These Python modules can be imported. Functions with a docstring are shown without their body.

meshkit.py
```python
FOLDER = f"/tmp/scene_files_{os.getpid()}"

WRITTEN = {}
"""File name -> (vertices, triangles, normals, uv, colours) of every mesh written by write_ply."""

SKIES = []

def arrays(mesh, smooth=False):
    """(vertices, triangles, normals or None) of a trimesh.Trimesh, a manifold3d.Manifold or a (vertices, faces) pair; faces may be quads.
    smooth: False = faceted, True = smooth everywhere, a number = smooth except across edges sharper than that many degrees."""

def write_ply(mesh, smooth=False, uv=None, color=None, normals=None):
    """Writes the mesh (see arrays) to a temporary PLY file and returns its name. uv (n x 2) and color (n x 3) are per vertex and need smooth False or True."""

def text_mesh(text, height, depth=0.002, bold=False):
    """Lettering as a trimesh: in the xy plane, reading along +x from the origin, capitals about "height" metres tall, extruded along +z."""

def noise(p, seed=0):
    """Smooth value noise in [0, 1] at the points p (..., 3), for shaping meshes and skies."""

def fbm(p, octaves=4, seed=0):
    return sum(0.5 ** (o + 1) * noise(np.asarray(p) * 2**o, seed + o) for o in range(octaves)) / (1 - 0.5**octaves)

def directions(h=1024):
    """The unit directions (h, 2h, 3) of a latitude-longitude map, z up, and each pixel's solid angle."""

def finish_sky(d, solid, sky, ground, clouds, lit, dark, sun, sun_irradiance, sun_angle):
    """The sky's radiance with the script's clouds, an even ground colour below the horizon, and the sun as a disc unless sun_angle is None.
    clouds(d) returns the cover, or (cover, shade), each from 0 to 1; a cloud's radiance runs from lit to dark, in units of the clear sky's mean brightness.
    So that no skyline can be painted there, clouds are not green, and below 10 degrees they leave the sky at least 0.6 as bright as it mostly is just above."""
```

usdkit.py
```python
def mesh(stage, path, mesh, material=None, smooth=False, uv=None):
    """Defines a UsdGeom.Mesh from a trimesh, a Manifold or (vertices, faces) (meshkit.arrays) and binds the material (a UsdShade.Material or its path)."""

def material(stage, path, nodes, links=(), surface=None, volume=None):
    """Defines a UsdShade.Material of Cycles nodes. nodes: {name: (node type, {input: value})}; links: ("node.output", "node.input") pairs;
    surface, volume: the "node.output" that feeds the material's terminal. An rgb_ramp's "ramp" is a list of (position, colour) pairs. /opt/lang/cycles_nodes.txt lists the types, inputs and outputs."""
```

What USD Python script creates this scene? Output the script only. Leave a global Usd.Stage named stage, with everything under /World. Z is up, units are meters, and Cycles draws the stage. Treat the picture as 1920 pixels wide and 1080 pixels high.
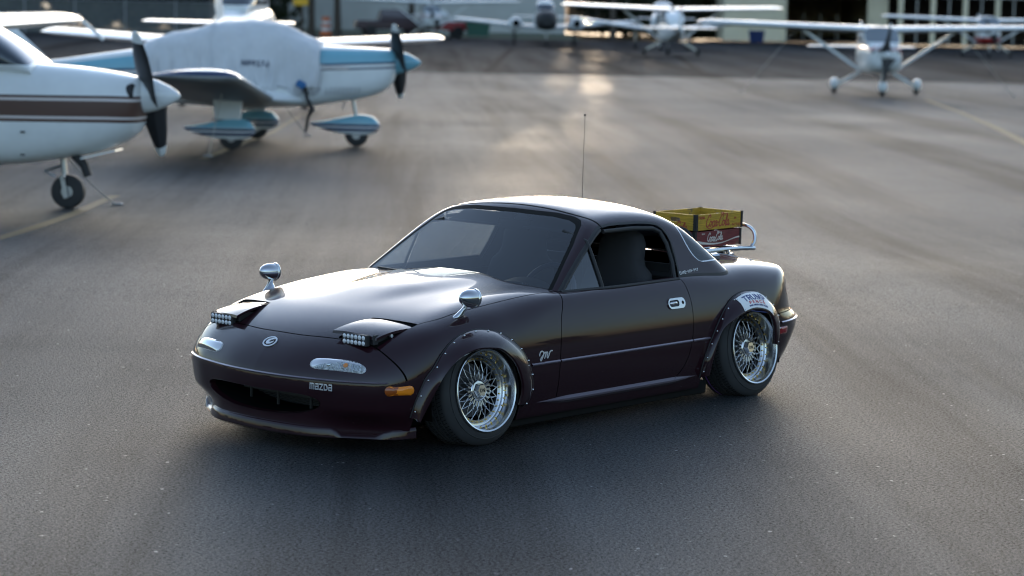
import math, random, zlib
import numpy as np, trimesh, usdkit, meshkit
import manifold3d as m3
import shapely.geometry as sg, shapely.ops as so, shapely.affinity as sa
from scipy.interpolate import CubicSpline, PchipInterpolator
from pxr import Usd, UsdGeom, UsdLux, UsdShade, Gf, Vt, Sdf

stage = Usd.Stage.CreateInMemory()
UsdGeom.SetStageUpAxis(stage, UsdGeom.Tokens.z); UsdGeom.SetStageMetersPerUnit(stage, 1.0)
world = UsdGeom.Xform.Define(stage, '/World'); stage.SetDefaultPrim(world.GetPrim())
UsdGeom.Scope.Define(stage, '/World/Looks')
rng = np.random.default_rng(7)
# ------------------------------------------------------------------ camera
CAM = np.array([9.946, 8.814, 2.245]); YAW, PITCH, ROLL, FPX = -2.41503, -0.121086, 0.019456, 4527.6
def cam_axes():
    f = np.array([math.cos(YAW)*math.cos(PITCH), math.sin(YAW)*math.cos(PITCH), math.sin(PITCH)])
    r = np.cross(f, [0, 0, 1]); r /= np.linalg.norm(r); u = np.cross(r, f)
    c, s = math.cos(ROLL), math.sin(ROLL)
    return f, c*r+s*u, -s*r+c*u
CF, CR, CU = cam_axes()
cam = UsdGeom.Camera.Define(stage, '/World/camera')
cam.AddTransformOp().Set(Gf.Matrix4d(*CR, 0, *CU, 0, *(-CF), 0, *CAM, 1))
cam.CreateHorizontalApertureAttr(36.0); cam.CreateVerticalApertureAttr(20.25)
cam.CreateFocalLengthAttr(36.0*FPX/1920)
cam.CreateClippingRangeAttr(Gf.Vec2f(0.1, 5000))
cam.CreateFStopAttr(2.6); cam.CreateFocusDistanceAttr(12.3)
cam.CreateExposureAttr(1.95)
# ------------------------------------------------------------------ sky and sun
SUN_AZ, SUN_EL = YAW-0.024, math.radians(3.0)
SUN = np.array([math.cos(SUN_AZ)*math.cos(SUN_EL), math.sin(SUN_AZ)*math.cos(SUN_EL), math.sin(SUN_EL)])
dome = UsdLux.DomeLight.Define(stage, '/World/sky')
skym = usdkit.material(stage, '/World/Looks/sky_look', {
    'sky': ('sky_texture', {'sky_type': 'single_scattering', 'sun_disc': False, 'sun_elevation': SUN_EL,
                            'sun_rotation': math.atan2(SUN[0], SUN[1]), 'air_density': 1.0, 'aerosol_density': 1.3, 'ozone_density': 2.5}),
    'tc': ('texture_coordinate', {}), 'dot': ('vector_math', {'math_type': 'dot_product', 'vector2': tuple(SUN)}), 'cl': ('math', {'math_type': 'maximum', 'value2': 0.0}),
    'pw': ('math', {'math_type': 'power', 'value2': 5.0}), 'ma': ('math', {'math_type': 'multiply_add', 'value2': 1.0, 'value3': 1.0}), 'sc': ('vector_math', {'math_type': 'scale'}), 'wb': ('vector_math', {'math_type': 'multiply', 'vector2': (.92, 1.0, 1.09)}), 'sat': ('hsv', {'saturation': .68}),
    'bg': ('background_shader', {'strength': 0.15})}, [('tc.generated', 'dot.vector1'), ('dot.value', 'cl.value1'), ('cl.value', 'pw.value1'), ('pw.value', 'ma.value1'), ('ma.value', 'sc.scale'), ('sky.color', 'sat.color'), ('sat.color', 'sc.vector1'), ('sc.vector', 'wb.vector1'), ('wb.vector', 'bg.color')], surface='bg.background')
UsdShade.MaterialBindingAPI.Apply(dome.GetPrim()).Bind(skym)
dome.GetPrim().SetCustomDataByKey('kind', 'structure')
sun = UsdLux.DistantLight.Define(stage, '/World/sun')
sun.CreateNormalizeAttr(True); sun.CreateIntensityAttr(0.5); sun.CreateAngleAttr(0.5); sun.CreateColorAttr(Gf.Vec3f(1.0, 0.78, 0.55))
_z = SUN; _x = np.cross([0, 0, 1], _z); _x /= np.linalg.norm(_x); _y = np.cross(_z, _x)
sun.AddTransformOp().Set(Gf.Matrix4d(*_x, 0, *_y, 0, *_z, 0, 0, 0, 30, 1))
# ------------------------------------------------------------------ helpers
FH = np.array([math.cos(YAW), math.sin(YAW), 0]); RH = np.cross(FH, [0, 0, 1])
_gs = PchipInterpolator([-400, 0, 17, 27, 39, 72, 116, 150, 900], [0, 0, 0, -.24, -.28, -.55, -.46, -.52, -.52])
def gz(p):
    p = np.asarray(p, float); return _gs(np.clip((p[..., :2]-CAM[:2])@FH[:2], -400, 900))
def W(s, t, z=None):
    p = CAM+s*FH+t*RH; p[2] = gz(p) if z is None else z
    return p
def ray(u, v): return CF+(u-960)/FPX*CR-(v-540)/FPX*CU
def px_ground(u, v):
    d = ray(u, v); t = 10.0
    for s in np.linspace(5, 600, 24000):
        p = CAM+d*s
        if p[2] <= gz(p): return p
    return CAM+d*600
def px_at(u, v, s):
    d = ray(u, v); return CAM+d*(s/(d@FH))
def proj(X):
    d = np.asarray(X, float)-CAM; z = d@CF
    return np.stack([960+FPX*(d@CR)/z, 540-FPX*(d@CU)/z], -1)
_used = {}
def numbered(path):
    k = _used.get(path, -1)+1; _used[path] = k
    return path if k == 0 else f'{path}_{k:03d}'
def pth(parent): return '/World' if parent is None else str(parent.GetPath())
def tag(o, label=None, cat=None, group=None, kind=None):
    o = o.GetPrim() if hasattr(o, 'GetPrim') else o
    for k, v in (('label', label), ('category', cat), ('group', group), ('kind', kind)):
        if v: o.SetCustomDataByKey(k, v)
    return o
def thing(name, label, cat, loc=(0, 0, 0), rotz=0.0, group=None, kind=None):
    x = UsdGeom.Xform.Define(stage, numbered('/World/'+name))
    x.AddTranslateOp().Set(Gf.Vec3d(*map(float, loc))); x.AddRotateZOp().Set(math.degrees(rotz))
    return tag(x, label, cat, group, kind)
def cat_(meshes):
    return trimesh.util.concatenate([trimesh.Trimesh(*meshkit.arrays(m)[:2], process=False) for m in meshes])
def obj(name, mesh, mat, parent=None, smooth=30):
    if isinstance(mesh, list): mesh = cat_(mesh)
    p = numbered(pth(parent)+'/'+name)
    return usdkit.mesh(stage, p, mesh, mat, smooth).GetPrim()
def objn(name, V, F, N, mat, parent=None):
    """mesh with its own vertex normals"""
    p = numbered(pth(parent)+'/'+name)
    m = usdkit.mesh(stage, p, (V, F), mat, False)
    m.CreateNormalsAttr(Vt.Vec3fArray.FromNumpy(np.asarray(N, np.float32))); m.SetNormalsInterpolation('vertex')
    return m.GetPrim()
def dup(root, loc, rotz, label, group=None, cat=None):
    r = thing(root.GetName().rstrip('0123456789').rstrip('_'), label, cat or root.GetCustomDataByKey('category'), loc, rotz, group or root.GetCustomDataByKey('group'))
    r.GetReferences().AddInternalReference(root.GetPath()); r.SetInstanceable(True)
    return r
def box(size, c=(0, 0, 0), R=None, bevel=0.0):
    sx, sy, sz = np.asarray(size, float)/2
    if bevel > 0:
        b = min(bevel, sx*.9, sy*.9, sz*.9); pts = []
        for i in (-1, 1):
            for j in (-1, 1):
                for k in (-1, 1):
                    pts += [(i*(sx-b), j*(sy-b), k*sz), (i*(sx-b), j*sy, k*(sz-b)), (i*sx, j*(sy-b), k*(sz-b))]
        m = trimesh.convex.convex_hull(np.array(pts))
    else:
        m = trimesh.creation.box((2*sx, 2*sy, 2*sz))
    if R is not None:
        T = np.eye(4); T[:3, :3] = R; m.apply_transform(T)
    m.apply_translation(c); return m
def rotm(axis, ang, about=(0, 0, 0)): return trimesh.transformations.rotation_matrix(ang, axis, about)
def tube(pts, r, n=8, closed=False, cap=True):
    """tube along a polyline; r number or list"""
    P = np.asarray(pts, float); m = len(P); rr = np.broadcast_to(np.asarray(r, float), (m,))
    if closed: T = np.roll(P, -1, 0)-np.roll(P, 1, 0)
    else:
        T = np.gradient(P, axis=0)
    T /= np.maximum(np.linalg.norm(T, axis=1, keepdims=True), 1e-12)
    a = np.array([0, 0, 1.0]) if abs(T[0][2]) < .9 else np.array([1.0, 0, 0])
    U = np.cross(T[0], a); U /= np.linalg.norm(U); Us = []
    for t in T:
        U = U-t*(U@t); U /= max(np.linalg.norm(U), 1e-12); Us.append(U)
    Us = np.array(Us); Vs = np.cross(T, Us); th = np.arange(n)/n*2*np.pi
    V = (P[:, None]+rr[:, None, None]*(np.cos(th)[None, :, None]*Us[:, None]+np.sin(th)[None, :, None]*Vs[:, None])).reshape(-1, 3)
    F = []; seg = m if closed else m-1
    for i in range(seg):
        a0, b0 = i*n, ((i+1) % m)*n
        for k in range(n):
            k2 = (k+1) % n; F += [(a0+k, b0+k, b0+k2), (a0+k, b0+k2, a0+k2)]
    if cap and not closed:
        V = np.vstack([V, P[0], P[-1]]); c0, c1 = len(V)-2, len(V)-1
        for k in range(n):
            F += [(c0, k, (k+1) % n), (c1, (m-1)*n+(k+1) % n, (m-1)*n+k)]
    return trimesh.Trimesh(V, F, process=False)
def bar(a, b, r, n=8): return tube([a, b], r, n)
def flatbar(a, b, w, h, up=(0, 0, 1)):
    a, b = np.asarray(a, float), np.asarray(b, float); t = b-a; L = np.linalg.norm(t); t = t/L
    s = np.cross(up, t); s /= np.linalg.norm(s); u = np.cross(t, s)
    return box((L, w, h), (a+b)/2, np.stack([t, s, u], 1))
def revolve(prof, n=48, axis='z'):
    """prof: (r, h) rows, outside facing for increasing h outer surface"""
    prof = np.asarray(prof, float); m = len(prof); th = np.arange(n)/n*2*np.pi
    V = np.stack([prof[:, 0][:, None]*np.cos(th), prof[:, 0][:, None]*np.sin(th), np.repeat(prof[:, 1][:, None], n, 1)], -1).reshape(-1, 3)
    F = []
    for i in range(m-1):
        for k in range(n):
            k2 = (k+1) % n; a, b, c, d = i*n+k, i*n+k2, (i+1)*n+k2, (i+1)*n+k
            F += [(a, b, c), (a, c, d)]
    if axis == 'y': V = V[:, [0, 2, 1]]*[1, 1, -1]      # axis z -> y
    if axis == 'x': V = V[:, [2, 1, 0]]*[1, 1, -1]
    m_ = trimesh.Trimesh(V, F, process=False); m_.merge_vertices(); return m_
def grid_mesh(G, close_u=False, cap=False):
    """G: (m, n, 3) points; quads between rows"""
    m, n = G.shape[:2]; V = G.reshape(-1, 3); F = []
    i, j = np.meshgrid(np.arange(m-1), np.arange(n if close_u else n-1), indexing='ij')
    a = i*n+j; b = i*n+(j+1) % n; c = (i+1)*n+(j+1) % n; d = (i+1)*n+j
    F = np.concatenate([np.stack([a, b, c], -1).reshape(-1, 3), np.stack([a, c, d], -1).reshape(-1, 3)])
    if cap:
        V = np.vstack([V, G[0].mean(0), G[-1].mean(0)]); k = np.arange(n); k2 = (k+1) % n
        F = np.vstack([F, np.stack([np.full(n, m*n), k2, k], 1), np.stack([np.full(n, m*n+1), (m-1)*n+k, (m-1)*n+k2], 1)])
    return trimesh.Trimesh(V, F, process=False)
def extrude(poly, h): 
    gs_ = getattr(poly, 'geoms', [poly])
    return trimesh.util.concatenate([trimesh.creation.extrude_polygon(g, h, engine='earcut') for g in gs_ if g.area > 0])
def place(m, X, Y, Z, o):
    T = np.eye(4); T[:3, 0], T[:3, 1], T[:3, 2], T[:3, 3] = X, Y, Z, o
    m = m.copy(); m.apply_transform(T); return m
# ------------------------------------------------------------------ materials
_mats = {}
def pm(name, color, rough=.5, metallic=0., coat=0., spec=.5, extra=None, noise=None, bump=None):
    """principled material; noise=(scale, amount) varies tone, bump=(scale, distance)"""
    if name in _mats: return _mats[name]
    nodes = {'p': ('principled_bsdf', {'base_color': color, 'roughness': rough, 'metallic': metallic, 'coat_weight': coat, 'coat_roughness': .04, 'specular_ior_level': spec, **(extra or {})})}
    links = []
    if noise or bump: nodes['tc'] = ('texture_coordinate', {})
    if noise:
        nodes['n'] = ('noise_texture', {'scale': noise[0], 'detail': 6.0, 'roughness': .65}); links.append(('tc.object', 'n.vector'))
        c = np.array(color); a = noise[1]
        nodes['r'] = ('rgb_ramp', {'ramp': [(.25, c*(1-a)), (.75, np.minimum(c*(1+a), 1))]}); links += [('n.fac', 'r.fac'), ('r.color', 'p.base_color')]
        nodes['rr'] = ('map_range', {'from_min': .3, 'from_max': .7, 'to_min': max(rough*.8, .02), 'to_max': min(rough*1.2, 1)}); links += [('n.fac', 'rr.value'), ('rr.result', 'p.roughness')]
    if bump:
        nodes['bn'] = ('noise_texture', {'scale': bump[0], 'detail': 4.0}); nodes['b'] = ('bump', {'distance': bump[1], 'strength': 1.0})
        links += [('tc.object', 'bn.vector'), ('bn.fac', 'b.height'), ('b.normal', 'p.normal')]
    _mats[name] = usdkit.material(stage, '/World/Looks/'+name, nodes, links, surface='p.BSDF'); return _mats[name]
def glass_mat(name, tint, ior=1.5, rough=.0):
    if name in _mats: return _mats[name]
    _mats[name] = usdkit.material(stage, '/World/Looks/'+name, {'t': ('transparent_bsdf', {'color': tint}), 'g': ('glossy_bsdf', {'color': (1, 1, 1), 'roughness': rough}),
        'f': ('fresnel', {'IOR': ior}), 'm': ('mix_closure', {})}, [('f.fac', 'm.fac'), ('t.BSDF', 'm.closure1'), ('g.BSDF', 'm.closure2')], surface='m.closure')
    return _mats[name]
# ------------------------------------------------------------------ ground
def asphalt(name, tone, rough=.75, spec=.32):
    t = np.array(tone)
    nodes = {'g': ('geometry', {}), 'n1': ('noise_texture', {'scale': .16, 'detail': 6.0, 'roughness': .6}), 'n2': ('noise_texture', {'scale': 150.0, 'detail': 3.0, 'roughness': .7}), 'n4': ('noise_texture', {'scale': 66.0, 'detail': 3.0, 'roughness': .65}),
        'mp': ('mapping', {'rotation': (0, 0, -YAW-.05)}), 'mp2': ('mapping', {'scale': (.035, 1.0, 1)}), 'n3': ('noise_texture', {'scale': .6, 'detail': 6.0, 'roughness': .62, 'distortion': .15}), 'n5': ('noise_texture', {'scale': .9, 'detail': 5.0, 'roughness': .6}),
        'v': ('voronoi_texture', {'scale': 85.0}), 'p': ('principled_bsdf', {'roughness': .7, 'specular_tint': (.86, .94, 1.0)}),
        'r1': ('rgb_ramp', {'ramp': [(.3, t*.85), (.7, t*1.12)]}), 'r2': ('rgb_ramp', {'ramp': [(.32, (.15, .15, .16)), (.50, (.9, .9, .9)), (.66, (2.6, 2.65, 2.7))]}),
        'r3': ('rgb_ramp', {'ramp': [(.38, (.34, .34, .35)), (.56, (1.12, 1.12, 1.12))]}), 'r5': ('rgb_ramp', {'ramp': [(.36, (.90, .90, .90)), (.5, (1, 1, 1))]}),
        'mu': ('mix', {'mix_type': 'multiply', 'fac': 1.0}), 'mu2': ('mix', {'mix_type': 'multiply', 'fac': 1.0}), 'mu3': ('mix', {'mix_type': 'multiply', 'fac': 1.0}),
        'avg': ('mix_float', {'fac': .5}), 'sl': ('map_range', {'from_min': .41, 'from_max': .58, 'to_min': spec*.05, 'to_max': spec*2.2}), 'slm': ('math', {'math_type': 'multiply'}), 'slm2': ('math', {'math_type': 'multiply'}), 'b3': ('rgb_to_bw', {}), 'b5': ('rgb_to_bw', {}),
        'vr': ('rgb_ramp', {'ramp': [(0, (1, 1, 1)), (.5, (.2, .2, .2))]}), 'wn': ('rgb_ramp', {'ramp': [(.955, (0, 0, 0)), (.98, (1, 1, 1))]}), 'sp': ('mix', {'mix_type': 'mix', 'color2': (.34, .36, .38)}),
        'ad': ('math', {'math_type': 'add'}), 'bm': ('bump', {'distance': .008, 'strength': 1.0}), 'rg': ('map_range', {'from_min': .3, 'from_max': .7, 'to_min': rough*.88, 'to_max': rough*1.12})}
    links = [('g.position', 'n1.vector'), ('g.position', 'n2.vector'), ('g.position', 'n4.vector'), ('g.position', 'n5.vector'), ('g.position', 'v.vector'), ('g.position', 'mp.vector'), ('mp.vector', 'mp2.vector'), ('mp2.vector', 'n3.vector'),
        ('n1.fac', 'r1.fac'), ('n2.fac', 'avg.a'), ('n4.fac', 'avg.b'), ('avg.result', 'r2.fac'), ('n3.fac', 'r3.fac'), ('n5.fac', 'r5.fac'), ('r1.color', 'mu.color1'), ('r2.color', 'mu.color2'), ('mu.color', 'mu2.color1'), ('r3.color', 'mu2.color2'), ('mu2.color', 'mu3.color1'), ('r5.color', 'mu3.color2'),
        ('avg.result', 'sl.value'), ('r3.color', 'b3.color'), ('r5.color', 'b5.color'), ('sl.result', 'slm.value1'), ('b3.val', 'slm.value2'), ('slm.value', 'slm2.value1'), ('b5.val', 'slm2.value2'), ('slm2.value', 'p.specular_ior_level'),
        ('v.distance', 'vr.fac'), ('vr.color', 'ad.value1'), ('avg.result', 'ad.value2'), ('ad.value', 'bm.height'), ('bm.normal', 'p.normal'),
        ('mu3.color', 'sp.color1'), ('v.color', 'wn.fac'), ('wn.color', 'sp.fac'), ('sp.color', 'p.base_color'), ('n1.fac', 'rg.value'), ('rg.result', 'p.roughness')]
    return usdkit.material(stage, '/World/Looks/'+name, nodes, links, surface='p.BSDF')
M_apron = asphalt('apron_asphalt', (.014, .0155, .0175), .64, .50)
def ground_patch(s0, s1, t0, t1, dz, ns=40, nt=12):
    S, T = np.meshgrid(np.linspace(s0, s1, ns), np.linspace(t0, t1, nt), indexing='ij')
    P = CAM+S[..., None]*FH+T[..., None]*RH; P[..., 2] = gz(P)+dz
    return grid_mesh(P[:, ::-1])
M_rubber = pm('tyre_rubber', (.018, .018, .019), .62, noise=(9, .25)); M_white = pm('white_paint', (.78, .78, .77), .45)
# ------------------------------------------------------------------ apron, taxiway, markings
tag(obj('apron', ground_patch(-60, 85, -60, 22, 0, 120, 10), M_apron), kind='structure')
M_taxi = asphalt('taxiway_asphalt', (.026, .027, .030), .9, .10); M_grass = pm('grass_strip', (.055, .075, .03), .9, noise=(3, .4)); M_tar = pm('tar_line', (.006, .006, .007), .95, spec=.05); M_yline = pm('worn_yellow_paint', (.13, .10, .045), .85, noise=(14, .5))
M_soil = pm('far_ground', (.05, .055, .03), .95, spec=.05, noise=(.3, .3))
tag(obj('taxiway', ground_patch(85, 152, -90, 90, 0, 30, 10), M_taxi), kind='structure')
tag(obj('terrain', ground_patch(-380, 900, -700, 700, -.3, 80, 30), M_soil), kind='structure')
tag(obj('grass_verge', ground_patch(150, 172, -60, 4, .02, 6, 4), M_grass), kind='structure')
def strip(name, label, cat, pts, w, dz, mat, kind=None):
    P = smooth_poly(pts); T = np.gradient(P, axis=0); T[:, 2] = 0; T /= np.linalg.norm(T, axis=1, keepdims=True); S = np.cross([0, 0, 1], T)
    a, b = P+S*w/2, P-S*w/2; a[:, 2] = gz(a)+dz; b[:, 2] = gz(b)+dz
    o = obj(name, grid_mesh(np.stack([b, a], 1)[:, ::-1]), mat); return tag(o, label, cat, kind=kind)
def smooth_poly(pts, n=24):
    p = np.array(pts, float); t = np.r_[0, np.cumsum(np.linalg.norm(np.diff(p, axis=0), axis=1))]; tt = np.linspace(0, t[-1], n); return np.stack([np.interp(tt, t, p[:, k]) for k in range(3)], 1)
def WL(*st): return [W(s, t) for s, t in st]
strip('painted_line', 'faded yellow line on the apron under the brown striped plane', 'painted line', WL((20.5, -4.86), (28.9, -4.79)), .14, .004, M_yline, 'structure')
strip('painted_line', 'faded yellow line on the apron under the blue and white plane', 'painted line', WL((35.7, -4.62), (43.3, -4.36), (50, -4.5)), .14, .004, M_yline, 'structure')
strip('painted_line', 'thin yellow line curving over the apron right of the strutted plane', 'painted line', WL((69.5, 11.8), (61, 11.2), (52, 10.3), (44, 9.4)), .22, .004, M_yline, 'structure')
for i, L in enumerate((((123, -.2), (86, -1.05)), ((114, 7.5), (86, 6.75)))): strip('tar_seam', ('dark tar seam across the taxiway left of the glare', 'dark tar seam across the taxiway right of the glare')[i], 'tar seam', WL(*L), .35, .004, M_tar, 'structure')
# long repaired seams on the apron, as in the photograph
for i, (L, w) in enumerate(((((30, -2.4), (18, -3.3), (13.6, -3.4), (9, -2.6)), .5),)): pass
# ------------------------------------------------------------------ trees
def leaf_cloud(n, blobs, size, seed):
    r = np.random.default_rng(seed); B = np.array(blobs); w = B[:, 3]**2; k = r.choice(len(B), n, p=w/w.sum()); d = r.normal(size=(n, 3)); d /= np.linalg.norm(d, axis=1, keepdims=True)
    rad = B[k, 3]*(.55+.5*r.random(n)**.6); C = B[k, :3]+d*rad[:, None]*[1, 1, .8]; nrm = d+r.normal(size=(n, 3))*.7; nrm /= np.linalg.norm(nrm, axis=1, keepdims=True)
    U = np.cross(nrm, r.normal(size=(n, 3))); U /= np.linalg.norm(U, axis=1, keepdims=True); V = np.cross(nrm, U); s = size*(.6+.8*r.random(n))[:, None]
    P = np.stack([C-U*s, C+V*s*.6, C+U*s, C-V*s*.6], 1).reshape(-1, 3); q = np.arange(n)*4; return trimesh.Trimesh(P, np.vstack([np.stack([q, q+1, q+2], 1), np.stack([q, q+2, q+3], 1)]), process=False)
def leaf_mat(name, c):
    return usdkit.material(stage, '/World/Looks/'+name, {'g': ('geometry', {}), 'r': ('rgb_ramp', {'ramp': [(0, np.array(c)*.6), (1, np.array(c)*1.5)]}), 'd': ('principled_bsdf', {'roughness': .6}), 't': ('translucent_bsdf', {'color': np.array(c)*1.6}), 'm': ('mix_closure', {'fac': .3})},
        [('g.random_per_island', 'r.fac'), ('r.color', 'd.base_color'), ('d.BSDF', 'm.closure1'), ('t.BSDF', 'm.closure2')], surface='m.closure')
M_leaf = leaf_mat('dark_foliage', (.035, .048, .018)); M_leaf2 = leaf_mat('olive_foliage', (.075, .078, .025)); M_bark = pm('bark', (.07, .055, .042), .9, noise=(6, .3))
def tree(label, s, t, h, seed, mat, group=None, n=1500, wide=.36, low=False):
    r = np.random.default_rng(seed); o = W(s, t); T = thing('tree', label, 'tree', o, r.random()*6.28, group); k = 9
    bl = [(math.cos(a)*h*wide*.55*q, math.sin(a)*h*wide*.55*q, h*(.36+.48*r.random()), h*(.12+.10*r.random())) for a, q in zip(r.random(k)*6.28, r.random(k)**.5)]+[(0, 0, h*.8, h*.17)]
    if low: bl += [(a*h*.28, b*h*.28, h*c, h*.16) for a, b, c in ((0, 0, .12), (.8, .3, .14), (-.8, .2, .13), (.1, -.8, .12), (0, .8, .30), (.7, -.5, .30), (-.6, -.4, .28))]; n = int(n*1.6)
    parts = [tube([(0, 0, -.1), (.05, .02, h*.25), (0, .1, h*.55), (0, 0, h*.8)], [h*.026, h*.02, h*.014, h*.004], 7)]
    for b in bl[:5]: parts.append(tube([(0, 0, h*.28), (b[0]*.5, b[1]*.5, (h*.3+b[2])/2), b[:3]], [h*.012, h*.008, h*.003], 5))
    obj('trunk', parts, M_bark, T, True); obj('crown', leaf_cloud(n, bl, h*.026, seed), mat, T, False); return T
tl = 'dark leafy tree in the row behind the far chain link fence'
for i, t in enumerate(np.linspace(-47, -17.5, 12)): tree(tl, 155+(i*37 % 13), t, 12+(i*53 % 5), 100+i, M_leaf, 'trees behind the far fence', 1800, .44, True)
tree('paler olive tree standing before the dark row, above the grey covered plane', 150, -18.8, 9, 41, M_leaf2, None, 1400, .36)
for i in range(9): tag(obj('shrub', leaf_cloud(700, [(0, 0, .7, .9), (.8, .3, .8, .8), (-.8, 0, .7, .8), (0, .3, 1.7, .8)], .16, 700+i).apply_translation(W(166+i % 3, 10.9+i*.35)), M_leaf, None, False), 'dark shrub in the clump under the trees beside the beige hangar', 'shrub', 'shrubs beside the beige hangar')
for i, (s, t, h) in enumerate(((168, 10.6, 12), (172, 13.2, 13), (175, 15.5, 12), (176, 8.6, 12))): tree('dark tree between the tan building and the beige hangar', s, t, h, 160+i, M_leaf, 'trees between the tan building and the hangar', 1800, .42, True)
for i, (s, t, h, lab) in enumerate(((150, -12.7, 9, 'thin dark tree left of the yellow sign in front of the grey building'), (149, -11.0, 10, 'bare trunked tree beside the yellow sign in front of the grey building'), (151, -6.6, 9, 'forked tree in front of the grey building above the red trailer'), (152, 6.0, 9, 'dark narrow tree in front of the tan building'))):
    T = tree(lab, s, t, h, 180+i, M_leaf, None, 500, .22)
for i, t in enumerate(np.r_[np.linspace(-62, -1.0, 18), np.linspace(9.5, 62, 16)]): tree('tall tree added out of view behind the airfield buildings to block the sun', 196+(i*29 % 9), t, 15+(i*31 % 4), 300+i, M_leaf, 'added sun blocking trees behind the airfield buildings', 2600, .48)  # unseen row put up to keep the low sun off the ground
tree('sparse tree added out of view to thin the sun behind the tan building', 198, 4.9, 14, 397, M_leaf, None, 520, .14); tree('narrow unseen tree added left of the sun gap behind the tan building', 196, .9, 15, 399, M_leaf, None, 3000, .17); tree('narrow unseen tree added right of the sun gap behind the tan building', 197, 8.7, 15, 398, M_leaf, None, 3000, .17)  # added trees that narrow and dapple the sunbeam, out of view
# far woodland round the airfield, one mass
M_wood_far = M_leaf
fw = []
for i in range(150):
    a = rng.random()*2*math.pi; 
    if abs((a-YAW+math.pi) % (2*math.pi)-math.pi) < .32: continue
    d = 190+rng.random()*60; h = 9+rng.random()*6; c = CAM+np.array([math.cos(a)*d, math.sin(a)*d, 0]); c[2] = gz(c)
    fw.append(leaf_cloud(420, [(0, 0, h*.2, h*.30), (0, 0, h*.45, h*.32), (h*.3, 0, h*.5, h*.25), (-h*.25, h*.2, h*.55, h*.24), (0, 0, h*.78, h*.2)], h*.07, 500+i).apply_translation(c))
wd = obj('woodland', fw, M_leaf, None, False); tag(wd, 'far belt of dark woodland round the airfield', 'woodland', kind='stuff')
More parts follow.
